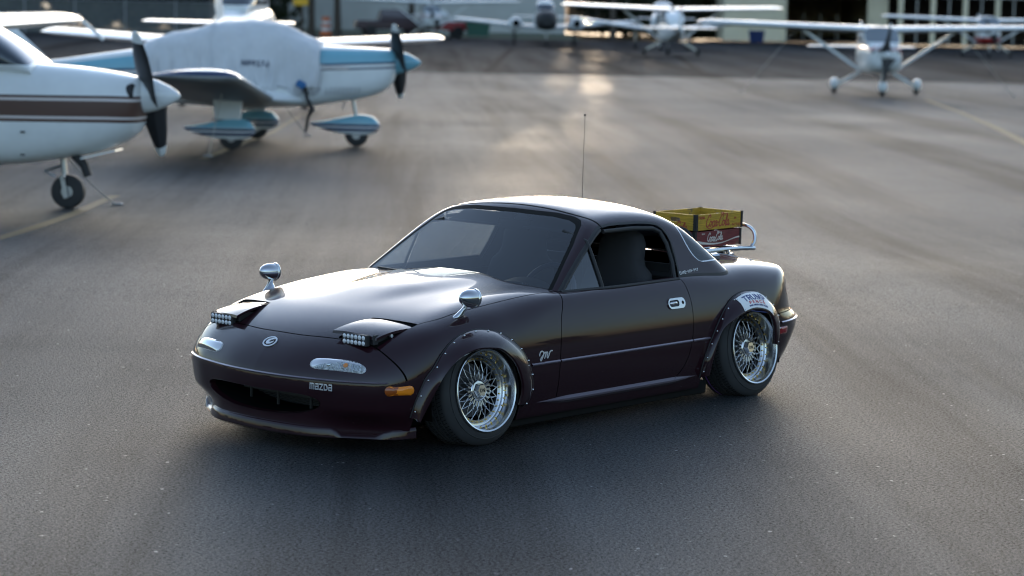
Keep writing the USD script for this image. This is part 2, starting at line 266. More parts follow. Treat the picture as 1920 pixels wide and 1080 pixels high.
# ------------------------------------------------------------------ buildings
M_grey = pm('grey_cladding', (.60, .60, .56), .6, noise=(.8, .08)); M_beige = pm('beige_cladding', (.72, .63, .45), .65, noise=(.8, .10)); M_tan = pm('tan_wall', (.42, .28, .17), .8, noise=(1.5, .15)); M_roof = pm('metal_roof', (.30, .31, .32), .5); M_inside = pm('hangar_inside', (.07, .055, .048), .9); M_steel = pm('steel_frame', (.40, .38, .34), .5); M_pane = pm('window_pane', (.055, .06, .075), .1)
def building(name, label, s, t0, t1, h, depth, mat, doors=(), windows=(), ribs=0):
    o = W(s, t0); b = thing(name, label, 'building', o, math.atan2(RH[1], RH[0])); L = t1-t0    # local x right, y away
    w = sg.box(0, 0, L, h)
    for x0, x1, z0, z1 in list(doors)+list(windows): w = w.difference(sg.box(x0, z0-(.2 if z0 <= 0 else 0), x1, z1))
    e = extrude(w, .25); obj('front_wall', place(e, (1, 0, 0), (0, 0, 1), (0, -1, 0), (0, .25, 0)), mat, b)
    for x in (0, L): obj('side_wall', box((.25, depth, h), (x+(.125 if x == 0 else -.125), depth/2+.25, h/2)), mat, b)
    obj('back_wall', box((L-.5, .25, h), (L/2, depth, h/2)), mat, b); obj('floor', box((L-.5, depth-.3, .05), (L/2, depth/2+.2, .03)), M_inside, b)
    rf = trimesh.Trimesh([(-.3, -.3, h), (L+.3, -.3, h), (L+.3, depth/2, h+min(1.1, h*.15)), (-.3, depth/2, h+min(1.1, h*.15)), (L+.3, depth+.4, h), (-.3, depth+.4, h)], [(0, 1, 2), (0, 2, 3), (3, 2, 4), (3, 4, 5), (1, 0, 5), (1, 5, 4), (0, 3, 5), (1, 4, 2)], process=False); obj('roof', rf, M_roof, b)
    for x0, x1, z0, z1 in windows:
        f = obj('window', [box((x1-x0+.1, .06, .08), ((x0+x1)/2, -.02, z)) for z in (z0, z1)]+[box((.08, .06, z1-z0), (x, -.02, (z0+z1)/2)) for x in (x0, x1)], M_steel, b); obj('pane', box((x1-x0, .02, z1-z0), ((x0+x1)/2, .12, (z0+z1)/2)), M_pane, f)
    for x0, x1, z0, z1 in doors: obj('door_frame', [box((.14, .10, z1-z0+.14), (x, -.03, (z0+z1)/2+.07)) for x in (x0-.07, x1+.07)]+[box((x1-x0, .10, .14), ((x0+x1)/2, -.03, z1+.07))], mat, b)
    for k in range(ribs): 
        x = (k+.5)*L/ribs
        if not any(x0-.3 < x < x1+.3 for x0, x1, *_ in doors): obj('wall_rib', box((.10, .06, h-.3), (x, -.03, h/2)), mat, b)
    return b, L
b, L = building('grey_building', 'long pale grey metal building beyond the taxiway, left of the glare', 172, -18.0, 3.4, 5.6, 14, M_grey, windows=((6.5, 7.3, 2.2, 2.9), (12, 12.8, 2.2, 2.9)), ribs=10)
b, L = building('tan_building', 'tan brown building in the glare between grey building and dark trees', 182, 3.8, 10.6, 3.1, 12, M_tan, windows=((1.2, 2.2, 1.2, 2.3), (3.6, 4.6, 1.2, 2.3)), ribs=12)
b, L = building('beige_hangar', 'beige metal hangar with one dark open door behind the strutted plane', 160, 13.6, 24.4, 9.0, 22, M_beige, doors=((4.1, 9.45, 0, 3.0),), ribs=4)
for k in range(4): obj('door_post', box((.12, .12, 1.8), (4.8+k*1.15, 6, .9)), M_white_far if False else M_steel, b)
ob = thing('open_hangar', 'open steel framed hangar with glazed front right of the beige hangar', 'building', W(158, 24.6), math.atan2(RH[1], RH[0]))
for k in range(10): obj('column', box((.30, .30, 9), (k*2.1+.3, 0, 4.5)), M_beige, ob)
for z in (3.2, 5.6, 8.2):
    obj('cross_beam', box((20, .22, .26), (9.8, -.06, z)), M_steel, ob)
obj('back_wall', box((20, .2, 9), (9.8, 16, 4.5)), M_inside, ob); obj('roof', box((21, 18, .3), (9.8, 8, 9.2)), M_roof, ob); obj('side_wall', box((.2, 16, 9), (19.8, 8, 4.5)), M_beige, ob); obj('floor', box((19.4, 15, .05), (9.8, 8, .03)), M_inside, ob)
for k in range(9):
    for z0, z1 in ((3.36, 5.45), (5.75, 8.05)): obj('pane', box((1.7, .03, z1-z0), (k*2.1+1.35, .08, (z0+z1)/2)), M_pane, ob)
    obj('mullion', box((.08, .1, 9), (k*2.1+1.35, -.02, 4.5)), M_steel, ob)
# ------------------------------------------------------------------ fence and small things beyond the taxiway
M_galv = pm('galvanised_steel', (.30, .31, .32), .45, .6)
M_mesh = usdkit.material(stage, '/World/Looks/chain_link', {'t': ('transparent_bsdf', {}), 'd': ('diffuse_bsdf', {'color': (.16, .17, .17)}), 'm': ('mix_closure', {'fac': .16})}, [('t.BSDF', 'm.closure1'), ('d.BSDF', 'm.closure2')], surface='m.closure')
fn = thing('chain_link_fence', 'chain link fence on steel posts before the dark trees at far left', 'fence', W(140, -40), math.atan2(RH[1], RH[0]))
for k in range(9): obj('post', bar((k*2.9, 0, -.1), (k*2.9, 0, 2.0), .04, 8), M_galv, fn)
obj('top_rail', bar((0, 0, 1.95), (23.2, 0, 1.95), .025, 6), M_galv, fn); obj('chain_mesh', box((23.2, .006, 1.9), (11.6, .05, .98)), M_mesh, fn)
pp = thing('sign_post', 'yellow sign on a dark post in front of the grey building', 'sign', W(146, -12.95)); obj('post', bar((0, 0, -.1), (0, 0, 5.0), .10, 8), M_bark, pp); obj('sign_plate', box((.05, .9, 1.0), (.1, 0, 2.35), rotm((0, 0, 1), YAW)[:3, :3]), pm('sign_yellow', (.75, .42, .02), .5), pp)
br = thing('traffic_barrel', 'orange and white traffic barrel on the grass before the grey building', 'barrel', W(150, -11.8)); 
for k, (z0, z1, r0, r1) in enumerate(((0, .3, .36, .34), (.3, .5, .33, .32), (.5, .7, .31, .30), (.7, .9, .29, .28), (.9, 1.15, .27, .25))): obj('band' if k else 'base', revolve([(.001, z0), (r0, z0), (r1, z1), (.001, z1)], 16), pm('barrel_orange', (.70, .16, .04), .5) if k % 2 == 0 else M_white, br)
du = thing('dumpster', 'green dumpster with a pale panel standing beyond the low wing plane', 'dumpster', W(150, -2.4), math.atan2(RH[1], RH[0]))
obj('body', trimesh.convex.convex_hull([(x*w, y*.75, z) for x in (-1, 1) for y in (-1, 1) for z, w in ((.15, .62), (1.1, .78))]), pm('dumpster_green', (.02, .10, .07), .5), du); obj('lid', box((1.62, 1.6, .06), (0, 0, 1.14), bevel=.02), pm('dumpster_lid', (.02, .05, .05), .5), du); obj('label_panel', box((.5, .02, .35), (-.25, -.72, .75)), M_white, du)
for t, s in ((15.0, 152),): 
    bb = thing('blue_bin', ('blue bin standing at the foot of the beige hangar', 'blue bin behind the twin engined plane')[0 if t > 9 else 1], 'bin', W(s, t)); obj('body', trimesh.convex.convex_hull([(x*w, y*w, z) for x in (-1, 1) for y in (-1, 1) for z, w in ((.05, .30), (.75, .36))]), pm('bin_blue', (.012, .025, .09), .5), bb); obj('lid', box((.78, .78, .06), (0, 0, .78), bevel=.02), pm('bin_blue', (.012, .025, .09)), bb)
def vehicle(name, label, s, t, rot, col, cab):
    v = thing(name, label, 'truck', W(s, t), math.atan2(RH[1], RH[0])+rot)
    obj('body', [box((4.6, 1.75, .55), (0, 0, .72), bevel=.08)], col, v); obj('cab', trimesh.convex.convex_hull([(x, y*w, z) for y in (-1, 1) for x, z, w in ((-.9, .98, .85), (1.3, .98, .85), (-.7, 1.7, .72), (.6, 1.7, .72))]), cab, v)
    for x in (-1.45, 1.45):
        for y in (-.82, .82): obj('wheel', revolve([(.001, -.1), (.34, -.1), (.36, 0), (.34, .1), (.001, .1)], 18, 'y').apply_translation((x, y, .36)), M_rubber, v)
    obj('windscreen', trimesh.convex.convex_hull([(.75, y*.7, 1.62) for y in (-1, 1)]+[(1.25, y*.78, 1.05) for y in (-1, 1)]+[(1.22, y*.78, 1.05) for y in (-1, 1)]), M_pane, v)
    for y in (-.6, .6): obj('headlight', box((.04, .25, .14), (2.30, y, .80)), M_white, v)
    return v
vehicle('pickup_truck', 'dark pickup truck parked under the leftmost far high wing', 150, -7.7, .2, pm('truck_dark', (.05, .03, .035), .3, coat=1), pm('truck_dark', (.05, .03, .035), .3, coat=1))
vehicle('utility_truck', 'red utility truck parked beside the dark pickup under the far wing', 151, -5.2, .15, pm('truck_red', (.35, .035, .04), .3, coat=1), M_white)
# ================================================================== the car: smooth implicit body, meshed and cut into panels
def spl(pts): 
    p = np.array(pts, float); o = np.argsort(p[:, 0]); p = p[o]; c = CubicSpline(p[:, 0], p[:, 1], bc_type='natural'); lo, hi = p[0, 0], p[-1, 0]
    return lambda x: c(np.clip(x, lo, hi))
def smax(a, b, k): 
    h = np.maximum(k-np.abs(a-b), 0)/k; return np.maximum(a, b)+h**3*k/6
def smin(a, b, k): return -smax(-a, -b, k)
def sstep(x, a, b): 
    t = np.clip((x-a)/(b-a), 0, 1); return t*t*(3-2*t)
zc_ = spl([(-2.1, .53), (-1.95, .625), (-1.8, .695), (-1.6, .742), (-1.3, .772), (-1.0, .775), (-.5, .762), (0, .75), (.5, .745), (.9, .728), (1.2, .697), (1.5, .642), (1.7, .577), (1.84, .517), (2.0, .43)])
cr_ = spl([(-2, .10), (-1.5, .10), (-1, .09), (-.5, .075), (0, .07), (.5, .075), (1.2, .085), (1.5, .095), (1.8, .12), (2, .14)])
def T_(x, a):
    z = zc_(x)-cr_(x)*a*a
    w = .20+.10*sstep(-x, -1.4, -.5)
    z = z+.021*sstep(-x, -1.42, -.95)*np.exp(-(a/w)**4)*(x > 0)          # hood bulge
    z = z+.012*np.exp(-((a-.62)/.12)**2)*sstep(x, .3, .7)*sstep(-x, -1.5, -1.0)
    return z
w_ = spl([(-2.2, .62), (-1.95, .715), (-1.75, .770), (-1.5, .805), (-1.13, .828), (-.6, .835), (0, .835), (.6, .833), (1.13, .822), (1.4, .803), (1.6, .782), (1.8, .740), (2.0, .66)])
p_ = spl([(0, -.085), (.09, -.058), (.165, -.034), (.25, -.013), (.37, 0), (.45, -.003), (.52, -.012), (.6, -.032), (.66, -.057), (.71, -.09), (.8, -.165), (.95, -.30)])
n0_ = spl([(0, 1.948), (.2, 1.935), (.4, 1.890), (.5, 1.860), (.6, 1.812), (.7, 1.742), (.76, 1.67), (.85, 1.49)])
nz_ = spl([(0, -.03), (.08, -.03), (.16, -.035), (.22, -.02), (.28, -.006), (.33, 0), (.38, -.008), (.44, -.042), (.5, -.095), (.56, -.165), (.62, -.25), (.8, -.5)])
r0_ = spl([(0, -1.975), (.25, -1.965), (.45, -1.90), (.6, -1.81), (.7, -1.69), (.76, -1.59), (.85, -1.36)])
rz_ = spl([(0, .26), (.1, .19), (.2, .09), (.3, .015), (.42, .002), (.46, .05), (.5, .07), (.6, .095), (.68, .12), (.75, .15), (.9, .3)])
def body(P):
    x, y, z = P[..., 0], P[..., 1], P[..., 2]; a = np.sqrt(y*y+1e-8)
    ft = z-T_(x, a); fs = a-(w_(x)+p_(z))
    k = .05+.13*sstep(x, .45, .95)+.09*sstep(-x, .55, 1.1)
    f = smax(ft*.97, fs*.95, k)
    f = smax(f, (x-n0_(a)-nz_(z)+.07*sstep(a, .3, .6)*sstep(-z, -.23, -.11))*.85, .10)
    f = smax(f, (r0_(a)+rz_(z)-x)*.88, .085)
    zb = .085
    return smax(f, zb-z, .03)
def house(P):
    x, y, z = P[..., 0], P[..., 1], P[..., 2]; a = np.sqrt(y*y+1e-8)
    ft = z-(zr_(x)-.14*a*a-.25*a**4)
    fs = (a-sg_(z)-.02*sstep(-x, .3, 1.0)*(z-.72)+.03*sstep(x, .0, .5))*.95
    f = smax(ft, fs, .085)
    f = smax(f, (x+1.46*(z-.711)-.572+.19*a*a+.10*(z-.711)**2)*.56, .05)
    f = smax(f, (-x-1.175+1.30*(z-.73)+.9*np.maximum(z-.93, 0)**2+.33*a*a)*.56, .10)
    return smax(f, .62-z, .01)
zr_ = spl([(.4, .98), (.2, 1.065), (.05, 1.095), (-.1, 1.110), (-.3, 1.117), (-.5, 1.107), (-.7, 1.075), (-.9, 1.02), (-1.2, .92)])
sg_ = spl([(.6, .765), (.71, .735), (.8, .692), (.9, .640), (1.0, .585), (1.1, .525), (1.2, .45)])
def grad(f, P, h=4e-4):
    g = np.empty(P.shape)
    for k in range(3):
        d = np.zeros(3); d[k] = h; g[..., k] = (f(P+d)-f(P-d))/(2*h)
    return g
def to_surface(f, V, it=4, step=1.0):
    V = V.copy()
    for _ in range(it):
        g = grad(f, V); n2 = np.maximum((g*g).sum(-1), .05); V -= step*(f(V)/n2)[:, None]*g
    return V
def normals(f, V):
    g = grad(f, V); return g/np.maximum(np.linalg.norm(g, axis=-1, keepdims=True), 1e-9)
def surface_nets(f, lo, hi, h):
    ax = [np.arange(lo[k], hi[k]+h, h) for k in range(3)]
    X = np.stack(np.meshgrid(*ax, indexing='ij'), -1); D = f(X); S = D < 0; n = D.shape
    Sc = S[:-1, :-1, :-1].astype(np.int8)*0
    for c in np.ndindex(2, 2, 2): Sc = Sc+S[c[0]:n[0]-1+c[0], c[1]:n[1]-1+c[1], c[2]:n[2]-1+c[2]]
    act = (Sc > 0) & (Sc < 8); idx = -np.ones(act.shape, int); idx[act] = np.arange(act.sum())
    I = np.argwhere(act); acc = np.zeros((len(I), 3)); cnt = np.zeros(len(I))
    corners = list(np.ndindex(2, 2, 2))
    for a in corners:
        for k in range(3):
            if a[k] == 0:
                b = list(a); b[k] = 1
                da = D[I[:, 0]+a[0], I[:, 1]+a[1], I[:, 2]+a[2]]; db = D[I[:, 0]+b[0], I[:, 1]+b[1], I[:, 2]+b[2]]
                cr = (da < 0) != (db < 0); t = np.where(cr, da/np.where(cr, da-db, 1), 0)
                p = np.array(a, float)[None]+t[:, None]*(np.array(b)-np.array(a)); acc[cr] += p[cr]; cnt[cr] += 1
    V = np.array(lo)+(I+acc/cnt[:, None])*h; F = []
    for k in range(3):
        k1, k2 = (k+1) % 3, (k+2) % 3
        sl0 = [slice(None)]*3; sl1 = [slice(None)]*3; sl0[k] = slice(0, -1); sl1[k] = slice(1, None)
        E = np.argwhere(S[tuple(sl0)] != S[tuple(sl1)])
        ok = (E[:, k1] > 0) & (E[:, k2] > 0) & (E[:, k1] < n[k1]-1) & (E[:, k2] < n[k2]-1); E = E[ok]
        q = []
        for d1, d2 in ((-1, -1), (0, -1), (0, 0), (-1, 0)):
            c = E.copy(); c[:, k1] += d1; c[:, k2] += d2; q.append(idx[c[:, 0], c[:, 1], c[:, 2]])
        q = np.stack(q, 1); flip = ~S[E[:, 0], E[:, 1], E[:, 2]]; q[flip] = q[flip][:, ::-1]
        F += [q[:, [0, 1, 2]], q[:, [0, 2, 3]]]
    return V, np.vstack(F)
def clip(V, F, s):
    """keeps the part of the mesh with s > 0"""
    ins = s[F] > 0; k = ins.sum(1); out = [F[k == 3]]; newV = [V]; base = len(V)
    def cut(i, j): 
        t = s[i]/(s[i]-s[j]); return V[i]+t[:, None]*(V[j]-V[i])
    for want in (1, 2):
        T = F[k == want]; m = ins[k == want]
        if not len(T): continue
        lone = np.argmax(m if want == 1 else ~m, 1); r = np.arange(len(T))
        a, b, c = T[r, lone], T[r, (lone+1) % 3], T[r, (lone+2) % 3]
        pb, pc = cut(a, b), cut(a, c); ib = base+np.arange(len(T)); ic = ib+len(T); newV += [pb, pc]; base += 2*len(T)
        if want == 1: out.append(np.stack([a, ib, ic], 1))
        else: out += [np.stack([ib, b, c], 1), np.stack([ib, c, ic], 1)]
    V2 = np.vstack(newV); F2 = np.vstack(out); u, inv = np.unique(F2, return_inverse=True)
    return V2[u], inv.reshape(-1, 3)
def mirror(V, F): return V*[1, -1, 1], F[:, ::-1]
def poly_sd(poly, Q):
    """signed distance (positive inside) of points Q (n, 2) to a polygon ring, vectorised"""
    A = np.asarray(poly, float); B = np.roll(A, -1, 0); d = np.full(len(Q), 1e9); inside = np.zeros(len(Q), bool)
    for p, q in zip(A, B):
        e = q-p; w = Q-p; t = np.clip((w@e)/max(e@e, 1e-12), 0, 1); d = np.minimum(d, np.linalg.norm(w-t[:, None]*e, axis=1))
        c = ((p[1] > Q[:, 1]) != (q[1] > Q[:, 1])); inside ^= c & (Q[:, 0] < (q[0]-p[0])*(Q[:, 1]-p[1])/(q[1]-p[1]+1e-15)+p[0])
    return np.where(inside, d, -d)
def smooth_ring(pts, n=12):
    p = np.array(pts, float); p = np.vstack([p, p[:1]]); t = np.r_[0, np.cumsum(np.linalg.norm(np.diff(p, axis=0), axis=1)**.5)]
    return CubicSpline(t, p, bc_type='periodic')(np.linspace(0, t[-1], n*len(pts), endpoint=False))
def smooth_line(pts, n=60):
    p = np.array(pts, float); t = np.r_[0, np.cumsum(np.linalg.norm(np.diff(p, axis=0), axis=1)**.5)]
    return CubicSpline(t, p)(np.linspace(0, t[-1], n))
M_paint = usdkit.material(stage, '/World/Looks/black_cherry_paint', {'tc': ('texture_coordinate', {}), 'v': ('voronoi_texture', {'scale': 900.0}), 'fr': ('rgb_ramp', {'ramp': [(0, (.0052, .0013, .0022)), (1, (.0135, .0038, .0060))]}),
    'n': ('noise_texture', {'scale': 2.2, 'detail': 4.0}), 'cr': ('map_range', {'from_min': .3, 'from_max': .7, 'to_min': .012, 'to_max': .05}),
    'p': ('principled_bsdf', {'metallic': 0., 'specular_ior_level': .06, 'roughness': .35, 'coat_weight': 1.0, 'coat_roughness': .02, 'coat_ior': 1.55})},
    [('tc.object', 'v.vector'), ('v.color', 'fr.fac'), ('fr.color', 'p.base_color'), ('tc.object', 'n.vector'), ('n.fac', 'cr.value'), ('cr.result', 'p.coat_roughness')], surface='p.BSDF')
M_black = pm('black_trim', (.012, .012, .013), .55); M_rubber = pm('tyre_rubber', (.018, .018, .019), .62, noise=(9, .25)); M_dark = pm('dark_cavity', (.005, .005, .005), .95, spec=.03); M_gask = pm('black_gasket', (.008, .008, .008), .8, spec=.12)
M_chrome = pm('chrome', (.78, .79, .80), .06, 1.0); M_polish = pm('polished_rim', (.86, .87, .88), .17, 1.0, noise=(14, .06)); M_satin = pm('satin_rim', (.52, .53, .55), .24, 1.0)
M_gold = pm('gold_bolt', (.75, .52, .16), .25, 1.0); M_seat = pm('seat_cloth', (.035, .035, .038), .9, bump=(220, .002)); M_dash = pm('dash_plastic', (.026, .026, .028), .6)
M_glass = glass_mat('clear_glass', (.90, .93, .94)); M_wglass = glass_mat('tinted_glass', (.74, .82, .86), 1.9); M_vglass = glass_mat('vent_glass_pane', (.6, .66, .7), 2.3); M_dglass = glass_mat('door_glass_tint', (.30, .34, .37), 1.6); M_amber = pm('amber_lens', (.75, .22, .01), .12, coat=1.0); M_amberd = pm('amber_dark', (.22, .05, .006), .18, coat=1.0)
M_red = pm('red_lens', (.16, .008, .010), .12, coat=1.0); M_refl = pm('lamp_reflector', (.62, .64, .67), .22, .9, noise=(70, .6), bump=(75, .02)); M_white = pm('white_paint', (.78, .78, .77), .45); M_silver = pm('silver_badge', (.70, .72, .75), .28, .8)
M_blueink = pm('navy_ink', (.012, .03, .16), .5); M_redink = pm('red_ink', (.55, .02, .03), .5); M_purple = pm('purple_band', (.16, .05, .26), .5)
car = thing('sports_car', 'low dark purple sports car with silver mesh wheels and raised headlights', 'car')
def ring(p, n=10): return smooth_ring(p, n)
FL_OUT = [(1.60, .19), (1.545, .37), (1.493, .423), (1.432, .488), (1.353, .541), (1.259, .574), (1.166, .585), (1.07, .574), (.993, .546), (.929, .504), (.869, .45), (.824, .383), (.795, .308), (.783, .248), (.793, .197), (.831, .165)]
FL_IN = [(1.585, .80, .17), (1.515, .825, .30), (1.48, .852, .385), (1.391, .885, .475), (1.273, .898, .507), (1.14, .898, .497), (1.032, .893, .443), (.955, .885, .357), (.918, .872, .255), (.928, .855, .19)]
RF_OUT = [(-.648, .155), (-.650, .23), (-.679, .33), (-.724, .402), (-.776, .468), (-.857, .542), (-.946, .588), (-1.041, .604), (-1.13, .601), (-1.211, .571), (-1.276, .530), (-1.322, .477), (-1.356, .415), (-1.364, .345), (-1.35, .27)]
RF_IN = [(-.67, .850, .17), (-.70, .862, .30), (-.745, .875, .415), (-.832, .892, .465), (-.907, .900, .496), (-1.003, .902, .511), (-1.101, .902, .497), (-1.178, .898, .460), (-1.225, .888, .400), (-1.262, .862, .345), (-1.295, .838, .285)]
def arch_cut(L, inset):
    P = sg.Polygon(list(L)+[(L[-1][0], -.2), (L[0][0], -.2)]).buffer(-inset); return np.array(P.exterior.coords)[:-1]
DOOR = ring([(.455, .725), (.505, .66), (.545, .59), (.570, .475), (.580, .366), (.576, .22), (.560, .165), (.4, .158), (.1, .158), (-.2, .158), (-.34, .160), (-.43, .185), (-.49, .25), (-.528, .36), (-.545, .50), (-.547, .575), (-.541, .65), (-.515, .725), (-.3, .74), (0, .74), (.3, .74)], 8)
LID = [(1.712, .362), (1.49, .374), (1.472, .43), (1.449, .55), (1.434, .634), (1.46, .636), (1.55, .622), (1.680, .592), (1.690, .545), (1.700, .45)]
ah_ = spl([(.3, .70), (.594, .691), (.913, .680), (1.109, .677), (1.217, .669), (1.328, .664), (1.434, .636), (1.55, .622), (1.68, .592)])
xf_ = spl([(0, 1.762), (.15, 1.757), (.26, 1.740), (.384, 1.716), (.585, 1.684), (.663, 1.681), (.715, 1.668), (.758, 1.642), (.79, 1.60), (.83, 1.50)])
def mouth_s(V):
    a, z = np.abs(V[:, 1]), V[:, 2]; zc = .226+.02*(a/.39)**2
    return 1-((a/.405)**2.6+(np.abs(z-zc)/.060)**2.2)
def half(f, lo, hi, h):
    V, F = surface_nets(f, lo, hi, h); V = to_surface(f, V, 5); V, F = clip(V, F, V[:, 1]+1e-4); V[:, 1] = np.maximum(V[:, 1], 0)
    return V, F
def panel(name, V, F, f, mat, parent, both=True, lift=0.0, whole=False):
    """projects the cut edges back on the surface and adds the panel (and its mirror image)"""
    V = to_surface(f, V, 2); N = normals(f, V); V = V+N*lift
    if whole:
        V2, F2 = mirror(V, F); return objn(name, np.vstack([V, V2]), np.vstack([F, F2+len(V)]), np.vstack([N, N*[1, -1, 1]]), mat, parent)
    o = objn(name, V, F, N, mat, parent)
    if both:
        V2, F2 = mirror(V, F); o2 = objn(name, V2, F2, N*[1, -1, 1], mat, parent); return o, o2
    return o
G2 = .0024
BV, BF = half(body, (-2.06, -.03, .03), (2.04, .95, .88), .0125)
V, F = clip(BV, BF, house(BV)+.012+.5*(BV[:, 2] < .6))
for L in (FL_OUT, RF_OUT):
    s = -poly_sd(arch_cut(L, .022), V[:, [0, 2]]); s[V[:, 1] < .42] = 1; V, F = clip(V, F, s)
shell = to_surface(body, V, 1); Nn = normals(body, shell)
objn('inner_shell', np.vstack([shell-Nn*.007, (shell-Nn*.007)*[1, -1, 1]]), np.vstack([F, F[:, ::-1]+len(V)]), np.vstack([Nn, Nn*[1, -1, 1]]), M_dark, car) if False else None
IS = (V.copy(), F.copy())
s = -poly_sd(np.array(LID), V[:, :2]); s[V[:, 2] < .47] = 1; V, F = clip(V, F, s)
def take(s):
    global V, F
    a = clip(V, F, s-G2); V, F = clip(V, F, -s-G2); return a
# door
s = poly_sd(DOOR, V[:, [0, 2]]); s[V[:, 1] < .5] = -1
A = take(s); door, door2 = panel('door', *A, body, M_paint, car)
# rear bumper, trunk lid
s = np.minimum(.452-V[:, 2], -1.345-V[:, 0]); A = take(s)
tl = 1-((A[0][:, 1]-.66)/.1)**2
bump_r = panel('rear_bumper', *A, body, M_paint, car, whole=True)
s = np.where(V[:, 0] < -1.5, 1-(np.abs((V[:, 1]-.56)/.185)**2.6+np.abs((V[:, 2]-.572)/.060)**2.6), -1)*.06
A = take(s); tails = panel('tail_lamp', *A, body, M_red, car)
s = poly_sd(ring([(-1.10, .0), (-1.10, .50), (-1.14, .56), (-1.35, .57), (-1.60, .55), (-1.72, .50), (-1.80, .3), (-1.84, 0), (-1.80, -.3), (-1.72, -.5), (-1.35, -.57), (-1.14, -.56), (-1.10, -.5)], 6), V[:, :2]); s[V[:, 2] < .6] = -1
A = take(s); trunk = panel('trunk_lid', *A, body, M_paint, car, whole=True)
# nose and hood
s = (V[:, 0]-xf_(V[:, 1]))*.85; s = np.where(V[:, 0] < 1.3, -1, s); s = np.where(V[:, 2] < .372, (V[:, 0]-1.43), s); A = take(s)
Vn, Fn = clip(*A, -mouth_s(A[0])*.05-np.where(A[0][:, 0] < 1.6, 1, 0)*-9)
nose = panel('front_bumper', Vn, Fn, body, M_paint, car, whole=True)
s = np.where((V[:, 2] > .46) & (V[:, 0] > .3), ah_(V[:, 0])-V[:, 1], -1.); A = take(s)
hood = panel('hood', *A, body, M_paint, car, whole=True)
# fender, sill, rear quarter
s = np.minimum(V[:, 0]-.02, 1)
s = V[:, 0]-np.where(V[:, 2] > .158, .2, 9); A = clip(V, F, np.minimum(V[:, 0]-.2, 9))
fend, fend2 = panel('front_fender', *A, body, M_paint, car)
A = clip(V, F, .2-V[:, 0]); quarter, quarter2 = panel('rear_quarter', *A, body, M_paint, car)
# inner shell right under every gap
Vs, Fs = IS; s = -poly_sd(np.array(LID), Vs[:, :2])+.02; s[Vs[:, 2] < .47] = 1; Vs, Fs = clip(Vs, Fs, s); Vs, Fs = clip(Vs, Fs, np.where(Vs[:, 0] > 1.6, -mouth_s(Vs)*.05, 1)); Ns = normals(body, Vs); Vs = Vs-Ns*.006
objn('inner_shell', np.vstack([Vs, Vs*[1, -1, 1]]), np.vstack([Fs, Fs[:, ::-1]+len(Vs)]), np.vstack([Ns, Ns*[1, -1, 1]]), M_dark, car)
# ---- greenhouse
HV, HF = half(house, (-1.3, -.03, .6), (.75, .85, 1.2), .0125)
HV, HF = clip(HV, HF, body(HV)-.001); V, F = HV, HF
GLASSW = [(-.655, .7), (.655, .70), (.662, .712), (.64, .76), (.560, .92), (.503, 1.010), (.475, 1.03), (.42, 1.045), (.30, 1.057), (0, 1.062)]
GW = GLASSW[1:]+[(-a, z) for a, z in GLASSW[1:-1][::-1]]
side = ring([(.435, .69), (.447, .705), (.36, .768), (.20, .880), (.05, .975), (-.03, 1.006), (-.10, 1.012), (-.186, 1.014), (-.35, 1.011), (-.47, 1.002), (-.531, .978), (-.560, .915), (-.552, .83), (-.526, .719), (-.522, .69), (0, .60)], 8)
side = np.array(sg.Polygon([(.435, .66), (.447, .705), (.36, .768), (.20, .880), (.05, .972), (-.02, 1.004), (-.10, 1.012), (-.186, 1.014), (-.35, 1.011), (-.44, 1.005), (-.50, .995), (-.531, .975), (-.552, .94), (-.560, .90), (-.552, .83), (-.526, .719), (-.522, .66)]).buffer(.012).buffer(-.012).exterior.coords)[:-1]
s = np.where((V[:, 1] > .38), -poly_sd(side, V[:, [0, 2]]), 1.); V, F = clip(V, F, s)
# black strip round the side opening
s = np.where((V[:, 1] > .38), .013+poly_sd(side, V[:, [0, 2]]), -1.); A = clip(V, F, s); V, F = clip(V, F, -s)
panel('window_seal', *A, house, M_black, car)
s = np.where(V[:, 0] > -.06, poly_sd(np.array(GW), V[:, [1, 2]]), -1.); A = clip(V, F, s+.014); V, F = clip(V, F, -s-.014)
B = clip(*A, -np.where(A[0][:, 0] > -.06, poly_sd(np.array(GW), A[0][:, [1, 2]]), -1.)+.006); A = clip(*A, np.where(A[0][:, 0] > -.06, poly_sd(np.array(GW), A[0][:, [1, 2]]), -1.)-.006)
panel('windscreen_seal', *B, house, M_gask, car, whole=True); wscreen = panel('windscreen', *A, house, M_wglass, car, whole=True)
xs_ = spl([(0, -.016), (.3, -.010), (.49, -.018), (.57, -.040), (.62, -.055), (.8, -.06)])
s = V[:, 0]-xs_(V[:, 1]); s = np.where(V[:, 2] < .95, np.where(V[:, 0] > -.05, 1, -1), s)
A = clip(V, F, s-.006); V, F = clip(V, F, -s-.006)
ys_ = np.linspace(-.575, .575, 60); SE = []
for y in ys_:
    x = float(xs_(abs(y))); P = np.array([x, y, 1.2])
    for _ in range(40): g = (house(P+[0, 0, 1e-4])-house(P-[0, 0, 1e-4]))/2e-4; P[2] -= float(np.clip(house(P)/max(g, .3), -.05, .05))
    SE.append(P-normals(house, P[None])[0]*.0045)
obj('roof_seal', tube(np.array(SE), .0065, 8), M_gask, car)
frame = panel('windscreen_frame', *A, house, M_paint, car, whole=True)
xe_ = spl([(.77, -.83), (.782, -.775), (.80, -.735), (.83, -.708), (.87, -.690), (.96, -.672), (1.02, -.69), (1.06, -.75)])
def rg(V): return np.minimum(np.minimum((xe_(V[:, 2])-V[:, 0])*.8, V[:, 2]-.782), 1.03-V[:, 2])
A = clip(V, F, rg(V)-.006); B = clip(V, F, rg(V)); B = clip(*B, .006-rg(B[0])); V, F = clip(V, F, -rg(V))
panel('rear_window', *A, house, M_wglass, car, whole=True); panel('rear_window_trim', *B, house, M_silver, car, whole=True)
s = body(V)-.010; A = clip(V, F, s); B = clip(V, F, -s)
